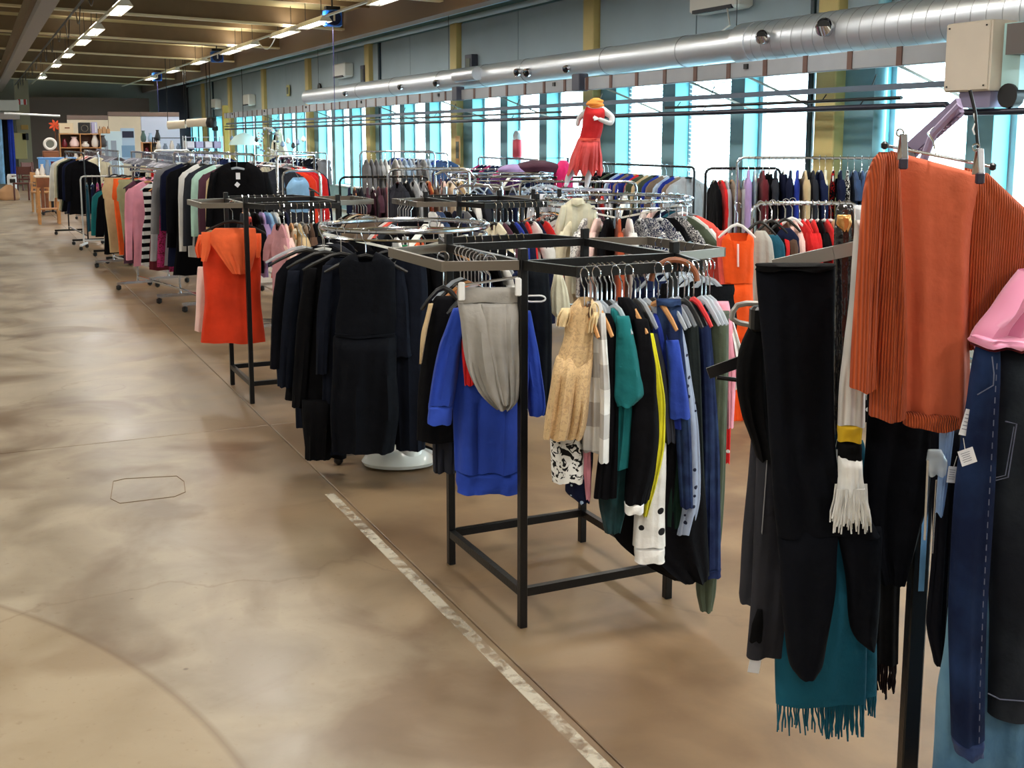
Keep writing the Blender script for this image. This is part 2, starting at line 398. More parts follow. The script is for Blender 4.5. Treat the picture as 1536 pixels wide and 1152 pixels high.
for k in range(-4, 7):
    y = 21.2 + 5.0 * k
    if not YB < y < YF: continue
    w = MB(); w.bar((XL, y, rz_(XL) + .19), (XG, y, rz_(XG) + .19), .10, .32)
    r = w.obj('rib', rib_m, ceiling, smooth=False); r['kind'] = 'structure'
    MB().bar((XL, y - .02, rz_(XL) + .02), (XG, y - .02, rz_(XG) + .02), .17, .035).obj('flange', cream_m, r, smooth=False)
    for dy in (1.7, 3.4):
        if k > -3: MB().bar((XL, y + dy, rz_(XL) + .30), (XG, y + dy, rz_(XG) + .30), .05, .09).obj('batten', rib_m, ceiling, smooth=False)
struct('trim_1', MB().box((6.6, 23, 3.68), (.22, 54, .25)).box((6.6, 23, 3.93), (.10, 54, .3)), girder_m)      # long girder
struct('trim_2', MB().box((1.045, 23, 3.66), (.22, 54, .32)), beamgrey)                                        # long beam over the walkway
struct('trim_3', MB().box((.90, 23, 3.74), (.07, 54, .26)), rib_m)

# ---- window wall: piers, columns, windows
teal_w = mat('turquoise_painted_wall', (118, 158, 166), .55, var=.06)
reveal_m = mat('daylit_turquoise_reveal', (128, 216, 226), .5)  # daylight on the turquoise reveals painted in as a paler cyan
panel_m = mat('blue_grey_panel', (158, 174, 182), .6, var=.04, vscale=1.5, bump=.03)
yellow_m = mat('yellow_column_paint', (206, 184, 118), .55, var=.05)
frame_m = mat('pale_window_frame', (196, 206, 214), .4)
def glass_mat():
    M = bpy.data.materials.new('window_glass'); M.use_nodes = True; nt = M.node_tree; N = nt.nodes; L = nt.links
    N.remove(N['Principled BSDF']); out = N['Material Output']
    t = N.new('ShaderNodeBsdfTransparent'); t.inputs[0].default_value = (.93, .98, .98, 1); g = N.new('ShaderNodeBsdfGlossy'); g.inputs['Roughness'].default_value = .03
    mx = N.new('ShaderNodeMixShader'); mx.inputs[0].default_value = .07; L.new(t.outputs[0], mx.inputs[1]); L.new(g.outputs[0], mx.inputs[2]); L.new(mx.outputs[0], out.inputs[0]); return M
glass = glass_mat()
def slat_mat():
    M = bpy.data.materials.new('white_blind_slats'); M.use_nodes = True; nt = M.node_tree; N = nt.nodes; L = nt.links
    N.remove(N['Principled BSDF']); out = N['Material Output']
    t = N.new('ShaderNodeBsdfTranslucent'); t.inputs[0].default_value = (.9, .95, .97, 1); g = N.new('ShaderNodeBsdfDiffuse'); g.inputs[0].default_value = (.9, .95, .97, 1)
    mx = N.new('ShaderNodeMixShader'); mx.inputs[0].default_value = .4; L.new(t.outputs[0], mx.inputs[1]); L.new(g.outputs[0], mx.inputs[2]); L.new(mx.outputs[0], out.inputs[0]); return M
slat = slat_mat()
SILL, HEAD, DEP = .55, 2.46, .24
wall = MB()
cols = [9.25 + 4.98 * k for k in range(-3, 9)]
wx = XW + .15
wall.box((wx, (YB + YF) / 2, SILL / 2), (.3, YF - YB, SILL))                  # under the windows
wall.box((wx, (YB + YF) / 2, (HEAD + 4.1) / 2), (.3, YF - YB, 4.1 - HEAD))    # above
openings = []
for c in cols:
    for a, b in ((.29, 1.52), (1.77, 2.95), (3.23, 4.41)):
        if YB + .1 < c + a and c + b < YF - .1: openings.append((c + a, c + b))
ye = [YB] + [v for o in openings for v in o] + [YF]
for i in range(0, len(ye), 2):
    if ye[i + 1] - ye[i] > .01: wall.box((wx, (ye[i] + ye[i + 1]) / 2, (SILL + HEAD) / 2), (.3, ye[i + 1] - ye[i], HEAD - SILL))
wall_right = struct('wall_right', wall, teal_w)
nwin = 0
for i, (a, b) in enumerate(openings):
    nwin += 1; yc = (a + b) / 2; zc = (SILL + HEAD) / 2
    fr = MB(); X = XW + DEP
    for y in (a + .035, b - .035): fr.box((X, y, zc), (.06, .07, HEAD - SILL - .002))
    for z in (SILL + .03, HEAD - .03): fr.box((X, yc, z), (.06, b - a - .14, .06))
    if i % 3 == 1: fr.box((X, a + .30, zc), (.05, .05, HEAD - SILL - .12))
    w = struct('window_%d' % nwin, fr, frame_m)
    MB().box((X + .005, yc, zc), (.006, b - a - .1, HEAD - SILL - .1)).obj('pane', glass, w, smooth=False)
    rv = MB()
    for y, s in ((a + .004, 1), (b - .004, -1)): rv.box((XW + DEP / 2 - .02, y, zc), (DEP - .04, .006, HEAD - SILL - .01))
    rv.obj('reveal', reveal_m, w, smooth=False)
    MB().box((XW + DEP / 2 - .05, yc, SILL + .012), (DEP - .02, b - a - .02, .024)).obj('sill', white_pl, w, smooth=False)
    area_light('window_portal', (XW + .32, yc, zc), (HEAD - SILL, b - a), 1, (1, 1, 1), portal=True, rot=(0, PI / 2, 0))
    if 8.5 < yc < 14.1 and i % 3 in (0, 2):
        bl = MB()
        for k in range(34): bl.box((XW + DEP - .07, yc, SILL + .08 + k * .054), (.032, b - a - .17, .0012), ry=.5)
        bl.obj('blind_slats', slat, w, smooth=False)
# columns and upper panels
for k, c in enumerate(cols):
    if not YB < c < YF: continue
    o = MB().box((XW - .06, c, 1.86), (.14, .30, 3.72), bev=.01).obj('trim_%d' % (10 + k), yellow_m, None, smooth=False); o['kind'] = 'structure'
for c in cols:
    for a, b in ((.17, 2.45), (2.47, 4.80)):
        a2, b2 = max(c + a, YB), min(c + b, YF)
        if b2 - a2 > .3: MB().box((XW - .02, (a2 + b2) / 2, (HEAD + .03 + 3.70) / 2), (.04, b2 - a2, 3.67 - HEAD), bev=.004).obj('wall_panel', panel_m, wall_right, smooth=False)
pip = MB().tube([(XW - .1, YB + .1, 3.76), (XW - .1, YF - .1, 3.76)], .045, 12); struct('trim_4', pip, mat('pale_blue_pipe', (172, 196, 214), .35), smooth=True)
struct('trim_5', MB().box((7.42, 23, 3.78), (.20, 53.8, .03)).box((7.33, 23, 3.83), (.02, 53.8, .1)).box((7.51, 23, 3.83), (.02, 53.8, .1)), mat('pale_blue_tray', (150, 178, 200), .4, .3))
# downpipes beside two columns
for k, (px, X, r) in enumerate(((571, 7.93, .035), (1213, 7.9, .03), (1318, 7.9, .06), (322, 7.93, .035))):
    p = at_x(px, 207, X)
    struct('trim_%d' % (30 + k), MB().tube([(X, p.y, 0), (X, p.y, 3.7)], r, 12), mat('dark_teal_pipe', (24, 52, 66), .4) if k != 2 else mat('light_blue_pipe', (130, 190, 205), .4), smooth=True)

# ---- other walls
grey_w = mat('grey_far_wall', (146, 146, 136), .7, var=.08, vscale=.6)
dark_w = mat('dark_brown_partition', (104, 84, 74), .7, var=.08, vscale=.5)
tan_w = mat('tan_pillar_paint', (150, 138, 112), .6)
plain_w = mat('off_white_wall', (186, 182, 172), .7)
struct('wall_far', MB().box((XW / 2 + XL / 2, YF + .1, 2.05), (XW - XL, .2, 4.1)), grey_w)
struct('wall_left', MB().box((XL - .1, 23, 2.1), (.2, 54, 4.4)), plain_w)
struct('wall_back', MB().box((XW / 2 + XL / 2, YB - .1, 2.1), (XW - XL, .2, 4.4)), plain_w)
struct('trim_6', MB().box((4.3, 48.9, 1.65), (4.6, .12, 3.3)), dark_w)              # big dark screen wall
struct('trim_7', MB().box((1.80, 48.2, 1.95), (.50, .5, 3.9)), tan_w)
struct('trim_8', MB().box((7.4, 47.6, 2.0), (1.2, .2, 4.0)), mat('near_black_wall', (36, 32, 44), .7))
og = MB().box((60, 23, -.35), (104, 160, .1)); struct('outdoor_ground', og, mat('pale_paving', (176, 178, 176), .9))

# ================================================================== CEILING FITTINGS
lamp_on = mat('lit_fluorescent_diffuser', (255, 250, 240), .5, emit=((255, 250, 242), 9.0))
white_m = mat('white_enamel', (226, 224, 216), .4)
def fitting(x, y, z, n, row, first):
    t = thing('ceiling_light', '%s lit white fluorescent fitting from the camera in the %s row' % (ORD[n], row), 'ceiling light', (x, y, z), 0, 'fluorescent fittings in the %s row' % row)
    b = MB(); b.add([(-.05, -.75, .10), (.05, -.75, .10), (.05, .75, .10), (-.05, .75, .10), (-.11, -.78, .0), (.11, -.78, 0), (.11, .78, 0), (-.11, .78, 0)],
                    [(0, 1, 2, 3), (0, 4, 5, 1), (1, 5, 6, 2), (2, 6, 7, 3), (3, 7, 4, 0)])
    b.obj('reflector', white_m, t, smooth=False)
    for s in (-.045, .045): MB().tube([(s, -.72, .028), (s, .72, .028)], .016, 8).obj('tube', lamp_on, t)
    for s in (-1, 1): MB().box((0, s * .755, .04), (.12, .03, .07)).obj('lampholder', white_m, t, smooth=False)
    for s in (-.5, .5): MB().tube([(0, s, .1), (0, s, rz_(x) + .34 - z)], .006, 6).obj('hanger_rod', black_metal, t)
    area_light('lamp', (0, 0, -.02), (.2, 1.4), LAMP_W * (1.7 if x < 0 or y < 4 else 1), (1.0, .96, .90), t)  # unseen left and nearest fittings get extra power as added fill light
    area_light('ceiling_fill', (0, 0, .12), (.12, 1.3), LAMP_W * .35, (1.0, .95, .86), t, rot=(PI, 0, 0))  # added upward light to brighten the ceiling, no tube of the fitting
n = 0
for y in (-2.6, 1.6, 5.2, 9.2, 13.4, 18.5, 22.4, 24.9, 29.0, 33.1, 39.8): fitting(2.13, y, 3.6, n, 'left', True); n += 1  # rearmost fitting is unseen, added behind the camera for fill light
n = 0
for y in (-2.6, 1.2, 4.8, 8.4, 12.0, 15.4, 19.4, 21.4, 24.6, 26.3, 30.3, 34.6, 39.2): fitting(5.38, y, 3.6, n, 'right', True); n += 1  # rearmost one again added out of view as fill
n = 0
for y in (-2.4, 2.5, 8, 14, 22, 30, 38): fitting(-1.8, y, 3.6, n, 'far left', True); n += 1  # row out of view; its rearmost fitting is added for fill
tag(MB().box((2.13, 22, 3.72), (.05, 50, .04)).obj('light_track', white_m, None, smooth=False), 'long white track above the left row of lit fittings', 'track')
tag(MB().box((5.38, 22, 3.685), (.05, 50, .03)).obj('light_track', white_m, None, smooth=False), 'long white track above the right row of fittings near the girder', 'track')
# drooping white flex on the right row
p0 = at_h(377, 72, 3.62); p1 = at_h(413, 72, 3.62)
tag(MB().tube([(5.38 + .0 * i, 23.6 - i * .16, 3.66 - .22 * math.sin(PI * i / 10)) for i in range(11)], .012, 6).obj('drooping_flex', white_m), 'drooping loop of white flex under the right row of fittings', 'cable')
# black conduit with loops of cable
bc = thing('cable_run', 'thin black conduit with loops of cable under the ceiling left of the lights', 'cable', (1.52, 0, 3.62))
MB().tube([(0, 2, 0), (0, 46, 0)], .02, 6).obj('conduit', black_metal, bc)
for k in range(14):
    y = 16 + k * 2.1
    MB().tube([(.02, y + .1 * i, -.02 - (.16 + .05 * (k % 3)) * math.sin(PI * i / 8)) for i in range(9)], .008, 5).obj('cable_loop', black_metal, bc)
# blue pull-cord reels
blue_m = mat('blue_enamel', (24, 92, 190), .35); darkblue = mat('dark_blue_core', (10, 22, 62), .3)
for k, (y, w) in enumerate(((19.0, 'nearest the camera'), (29.1, 'in the middle of the three'), (39.3, 'farthest along the ceiling'))):
    t = thing('cable_reel', 'blue square reel beside the right lights, %s' % w, 'reel', (5.60, y, 3.56))
    MB().box((0, 0, .13), (.30, .16, .27), bev=.02).obj('housing', blue_m, t, smooth=False)
    MB().lathe([(.02, -.015), (.12, -.015), (.125, 0), (.12, .02), (.05, .02)], n=24).obj('drum', darkblue, t).matrix_local = Matrix.Translation((0, -.085, .13)) @ Matrix.Rotation(PI / 2, 4, 'X')
    MB().box((0, -.112, .13), (.03, .012, .10)).obj('white_slot', white_m, t, smooth=False)
    MB().box((0, 0, .30), (.24, .13, .05)).obj('bracket', black_metal, t, smooth=False); MB().tube([(0, 0, .32), (0, 0, .51)], .015, 8).obj('mount_rod', black_metal, t)
    if k != 1: MB().tube([(0, -.02, 0), (0, -.02, -1.6)], .006, 6).obj('pull_cord', mat('violet_cord', (62, 58, 120), .5), t)

# ================================================================== DUCT, TRAY AND PIPES ALONG THE WINDOW WALL
def spiral_duct_mat():
    M = bpy.data.materials.new('spiral_duct_steel'); M.use_nodes = True; nt = M.node_tree; N = nt.nodes; L = nt.links
    b = N['Principled BSDF']; b.inputs['Base Color'].default_value = lin((206, 212, 220)); b.inputs['Metallic'].default_value = .85; b.inputs['Roughness'].default_value = .42
    tc = N.new('ShaderNodeTexCoord'); n = N.new('ShaderNodeTexNoise'); n.inputs['Scale'].default_value = 7; L.new(tc.outputs['Object'], n.inputs['Vector'])
    bp = N.new('ShaderNodeBump'); bp.inputs['Strength'].default_value = .1; bp.inputs['Distance'].default_value = .02; L.new(n.outputs['Fac'], bp.inputs['Height']); L.new(bp.outputs[0], b.inputs['Normal']); return M
duct_m = spiral_duct_mat(); seam_m = mat('duct_seam', (150, 156, 164), .4, .8)
DX, DZ = 7.3, 2.66
dt = thing('ventilation_duct', 'long round galvanised ventilation duct running along the window wall', 'duct', (DX, 0, DZ))
MB().tube([(0, 9.75, 0), (0, 26.9, 0)], .17, 40).obj('duct_section', duct_m, dt, ang=60)
MB().tube([(0, 0.5, 0), (0, 9.7, 0)], .205, 40).obj('duct_section', duct_m, dt, ang=60)
MB().tube([(0, 9.6, 0), (0, 9.85, 0)], .215, 40).obj('coupling', duct_m, dt, ang=60)
for k in range(60):
    y = 3.2 + k * .155
    if y > 9.5: break
    MB().tube([(.2065 * math.cos(a), y + .155 * a / (2 * PI), .2065 * math.sin(a)) for a in [2 * PI * i / 28 for i in range(29)]], .0020, 4).obj('spiral_seam', seam_m, dt)
for y in (10.9, 12.6, 14.9, 16.4, 18.2, 20.6, 22.7): MB().torus((0, y, 0), .171, .006, 32, 6, 'Y').obj('spiral_seam', seam_m, dt)
inner_shade = mat('opening_shade', (10, 10, 12), .8)  # near-black discs that paint the shade inside the duct openings
def spigot(px, py, r, R0):
    p = at_x(px, py, DX - R0 * .8)
    zz = max(-R0 * .85, min(R0 * .85, p.z - DZ)); xx = -math.sqrt(R0 * R0 - zz * zz)
    dr = Vector((xx, -.35 * R0, zz)).normalized(); b = Vector((0, p.y, 0)) + Vector((xx * .9, 0, zz * .9))
    a = MB().tube([b, b + dr * .06, b + dr * .06, b + dr * .10, b + dr * .1], [r, r, r * 1.12, r * 1.12, r * .85], 24, cap=False).obj('spigot', chrome, dt)
    MB().tube([b + dr * .097, b + dr * .1035], r * .84, 24).obj('spigot_shade', inner_shade, a)
for px, py, r, R0 in ((1153, 57, .062, .205), (1246, 43, .075, .205), (783, 108, .05, .17), (797, 108, .055, .17), (856, 102, .045, .17), (660, 124, .05, .17), (606, 130, .045, .17), (523, 140, .045, .17), (803, 0, 0, 0)):
    if r: spigot(px, py, r, R0)
# branch damper box
pb = at_x(705, 118, DX - .2)
bx = MB().tube([(-.22, pb.y - .35, .02), (-.22, pb.y + .5, .02)], .10, 24)
bo = bx.obj('branch_pipe', duct_m, dt); MB().tube([(-.22, pb.y + .44, .02), (-.22, pb.y + .507, .02)], .085, 24).obj('branch_shade', inner_shade, bo)
for y in range(2, 27, 8): MB().tube([(0, y, .17), (0, y, 4.0 - DZ)], .004, 6).obj('suspension_rod', black_metal, dt)
# trunking with brown joints
tray_m = mat('grey_trunking', (142, 146, 152), .5, var=.05); brown_j = mat('brown_joint_cover', (92, 66, 58), .6)
tr = thing('wall_trunking', 'long grey trunking with brown joint covers below the silver duct', 'trunking', (7.12, 0, 2.38))
y = 2.0; k = 0
while y < 36:
    L_ = .6
    MB().box((0, y + L_ / 2, 0), (.09, L_ - .012, .155), bev=.006).obj('trunking_cover', tray_m, tr, smooth=False)
    MB().box((-.006, y + L_, 0), (.10, .06, .158)).obj('joint_cover', brown_j, tr, smooth=False)
    if k % 7 == 5: MB().box((-.05, y + .3, .03), (.03, .06, .05)).obj('socket', black_pl, tr, smooth=False)
    y += L_; k += 1
for px, py in ((872, 130), (689, 153)): 
    p = at_x(px, py, 7.08); MB().box((-.06, p.y, .02), (.14, .2, .22), bev=.01).obj('junction_box', mat('slate_box', (58, 60, 74), .5), tr, smooth=False)
for i, (px0, px1, z0, r, m_, lab) in enumerate(((340, 1440, 2.13, .024, mat('blue_grey_channel', (96, 108, 124), .4, .5), 'perforated blue-grey channel just below the grey trunking'),
                                     (1000, 1355, 2.035, .016, black_metal, 'short black pipe between the channel and the thick dark pipe'),
                                     (340, 1425, 1.965, .026, mat('dark_slate_pipe', (34, 36, 52), .4, .3), 'thick dark pipe running low along all the windows'),
                                     (340, 690, 2.05, .014, black_metal, 'thin far black pipe above the thick dark pipe by the windows'),
                                     (640, 850, 2.04, .014, black_metal, 'thin black pipe ending left of the mannequin'))):
    a = at_x(px0, 190, 7.1); b = at_x(px1, 150, 7.1)
    o = thing('service_pipe', lab, 'pipe', (7.1 - .02 * i, 0, z0))
    if i == 0: MB().box((0, (a.y + b.y) / 2, 0), (.03, a.y - b.y, .05)).obj('channel', m_, o, smooth=False)
    elif i == 2:
        MB().tube([(0, a.y, 0), (0, b.y + .3, 0), (0, b.y, 0), (-.05, b.y - .12, -.05), (-.08, b.y - .3, -.07), (-.08, 4.2, -.07)], r, 12).obj('pipe', m_, o)
    else: MB().tube([(0, a.y, 0), (0, b.y, 0)], r, 10).obj('pipe', m_, o)
    yy = b.y + 1
    while yy < a.y:
        MB().tube([(0, yy, 0), (.05, yy, .12 if i == 0 else .06)], .006, 5).obj('bracket', black_metal, o); yy += 2.4
for k, px in enumerate((418, 500, 600, 700, 790, 955, 1085, 1175, 1405)):
    p = at_x(px, 150, 7.6)
    tag(MB().bar((7.12, p.y, 2.32), (8.0, p.y - .05, 2.0), .02).obj('stay_bar', grey_metal), '%s slanting grey stay from the left between trunking and window wall' % ORD[k], 'bracket')
# control cabinet at the right end
cabm = mat('beige_cabinet', (188, 178, 164), .5, var=.04)
cb_ = thing('control_cabinet', 'beige square control cabinet fixed at the right end of the trunking', 'cabinet', (7.02, 6.42, 2.31))
pc = [at_x(x, y_, 6.98) for x, y_ in ((1434, 88), (1502, 88))]
yc = (pc[0].y + pc[1].y) / 2; cb_.location.y = yc
cw = pc[0].y - pc[1].y
MB().box((0, 0, 0), (.3, cw, .52), bev=.008).obj('housing', cabm, cb_, smooth=False)
MB().box((-.156, 0, 0), (.012, cw - .02, .50), bev=.003).obj('cover_plate', cabm, cb_, smooth=False)
for sy in (-1, 1):
    for sz in (-1, 1): MB().box((-.165, sy * (cw / 2 - .04), sz * .22), (.008, .012, .012)).obj('screw', black_metal, cb_, smooth=False)
MB().box((.0, -.05, -.32), (.22, .30, .12)).add([], []).obj('motor', mat('violet_grey_motor', (120, 114, 140), .4, .3), cb_, smooth=False)
MB().lathe([(.02, -.04), (.09, -.04), (.09, .04), (.02, .04)], n=20).obj('fan', black_pl, cb_).matrix_local = Matrix.Translation((-.03, -.32, -.30)) @ Matrix.Rotation(PI / 2, 4, 'Y')
MB().box((.1, -cw / 2 - .1, -.02), (.3, .16, .5)).obj('side_box', mat('pale_cyan_box', (176, 216, 220), .4), cb_, smooth=False)
MB().box((-.02, -cw / 2 - .30, .10), (.3, .3, .22)).obj('fin_heater', mat('dark_finned_heater', (90, 84, 82), .5, .4), cb_, smooth=False)
# air conditioners and small wall things
for i, (px, py, w, h, lab) in enumerate(((1083, 4, .95, .20, 'large white air conditioner high on the wall above the duct'), (516, 106, .9, .32, 'white air conditioner on the wall over the left end of the duct'),
                                (375, 150, .8, .34, 'second white air conditioner from the far end of the window wall'), (325, 156, .8, .34, 'white air conditioner nearest the far wall'))):
    p = at_x(px, py, 7.86)
    t = thing('air_conditioner', lab, 'air conditioner', (7.84, p.y, p.z))
    MB().box((0, 0, 0), (.24, w, h), bev=.03).obj('housing', white_m, t, smooth=False)
    MB().box((-.10, 0, -h / 2 + .02), (.06, w * .8, .04)).obj('outlet_flap', mat('dark_outlet', (30, 32, 40), .5), t, smooth=False)
    if i == 0:
        q = [at_x(x, y_, 7.5) for x, y_ in ((1120, 12), (1095, 38), (1064, 60), (1056, 80), (1056, 104))]
        tag(MB().tube([Vector((7.72, p.y - .3, p.z - .1))] + q[1:], .010, 6).obj('white_cable', white_m), 'white cable curving from the big air conditioner down over the duct', 'cable')
for i, (px, py, w, h, m_, lab) in enumerate(((432, 136, .28, .30, mat('yellow_notice', (196, 188, 120), .6), 'yellow notice board on the wall left of the duct end'), (707, 97, .3, .34, mat('slate_box', (58, 60, 74), .5), 'dark grey floodlight box on the wall above the duct'),
                                     (547, 112, .25, .4, mat('slate_box', (58, 60, 74), .5), 'grey fuse box beside a yellow column over the duct'), (687, 225, .2, .5, mat('tan_card', (196, 150, 96), .7), 'tan paper notice on a yellow column between the windows'))):
    p = at_x(px, py, 7.90 if i < 3 else 7.862)
    t = thing('wall_box' if i in (1, 2) else 'notice', lab, 'box' if i in (1, 2) else 'notice', (p.x, p.y, p.z))
    MB().box((0, 0, 0), (.12 if i in (1, 2) else .02, w, h), bev=.006).obj('board', m_, t, smooth=False)
    MB().box((-.065 if i in (1, 2) else -.013, 0, 0), (.01, w * .6, h * .6)).obj('face', mat('face_%d' % i, (90, 96, 84), .6), t, smooth=False)
for k, px in enumerate((461, 479)):
    p = at_x(px, 120 + 13 * k, 7.92)
    o = MB().lathe([(.01, -.02), (.13, -.02), (.14, .0), (.13, .02), (.01, .02)], n=20).obj('wall_loudspeaker', black_pl); o.matrix_world = Matrix.Translation(p) @ Matrix.Rotation(PI / 2, 4, 'Y')
    tag(o, '%s round black disc on the wall above the far duct end' % ('left' if k == 0 else 'right'), 'loudspeaker')
# red and white bag hanging on a pier
p = at_x(765, 217, 7.8)
t = thing('hanging_bag', 'small red and white bag hung on a window pier above the clothes', 'bag', (7.93, p.y, p.z))
MB().loft([(.20, .03, .03), (.16, .10, .04), (-.05, .12, .05), (-.20, .11, .05), (-.22, .06, .03)], folds=.01, seed=4, capt=True).obj('bag_body', mat('bag_red', (206, 70, 84), .6), t).rotation_euler[2] = PI / 2
MB().loft([(.22, .05, .035), (.17, .105, .045), (.08, .125, .055)], folds=.01, seed=5, capt=True).obj('bag_top', white_pl, t).rotation_euler[2] = PI / 2
# ================================================================== HANGERS
def hanger_mesh(w=.36, bar=False, hi=False):
    s = MB(); k = w / .36
    pts = [(-.18 * k, 0, -.190), (-.13 * k, 0, -.160), (-.05 * k, 0, -.120), (0, 0, -.110), (.05 * k, 0, -.120), (.13 * k, 0, -.160), (.18 * k, 0, -.190)]
    s.tube(pts, [.007, .009, .010, .012, .010, .009, .007], 6, flat=.7)
    return s
def hook_mesh(n=8, r=.0021, k=5):
    pts = [(.021 * math.cos(a), 0, .021 * math.sin(a)) for a in [math.radians(-35 + 215 * i / n) for i in range(n + 1)]]
    pts = [(p[0], 0, p[2]) for p in pts] + [(-.012, 0, -.03), (0, 0, -.045), (0, 0, -.112)]
    return MB().tube(pts, r, k)
HM = {}
def hmesh(w):
    w = round(w, 2)
    if w not in HM: HM[w] = hanger_mesh(w).mesh('shoulder_bar', white_pl)
    return HM[w]
HOOK = hook_mesh().mesh('hook', chrome); HOOKLO = hook_mesh(5, .0026, 4).mesh('hook', chrome)
NHANG = [0]
FARH = MB(); FARK = MB()
HCOL = {'white': white_pl, 'black': black_pl, 'wood': wood, 'clear': clearpl, 'orange': orange_pl, 'red': mat('red_plastic', (214, 40, 44), .4), 'green': mat('green_plastic', (40, 170, 110), .4)}
def hanger(loc, rz, w, color, where, near=True, scale=1, lab=None):
    loc = (loc[0], loc[1], loc[2])
    if NHANG[0] >= 290 or not near:
        M = Matrix.Translation(loc) @ Matrix.Rotation(rz, 4, 'Z')
        for me, B in ((hmesh(w), FARH), (HOOKLO, FARK)):
            B.add([M @ v.co for v in me.vertices], [tuple(p.vertices) for p in me.polygons])
        return
    NHANG[0] += 1
    cn = {'clear': 'clear plastic', 'wood': 'wooden'}.get(color, color + ' plastic')
    tx = '%s hanger %s' % (cn, lab or ('on ' + where))
    if len(tx.split()) > 16: tx = tx.replace(' nearest on', ' on')
    if len(tx.split()) > 16: tx = tx.replace(' plastic', '').replace(' right of the mannequin', ' by the mannequin').replace(' just left of the lilac shirt', ' left of the lilac shirt')
    tx = ' '.join(tx.split()) if len(tx.split()) <= 16 else tx.replace(' hanger ', ' hanger, ').replace(' the window-side rail', ' the rail').replace(' the low rail', ' the rail')
    if len(tx.split()) > 16: tx = tx.replace(cn, color).replace('among those ', '')
    o = inst('clothes_hanger', hmesh(w), None, HCOL[color], loc, rz)
    tag(o, tx, 'hanger', 'hangers on %s' % where)
    inst('hook', HOOK if near == 'hi' else HOOKLO, o)

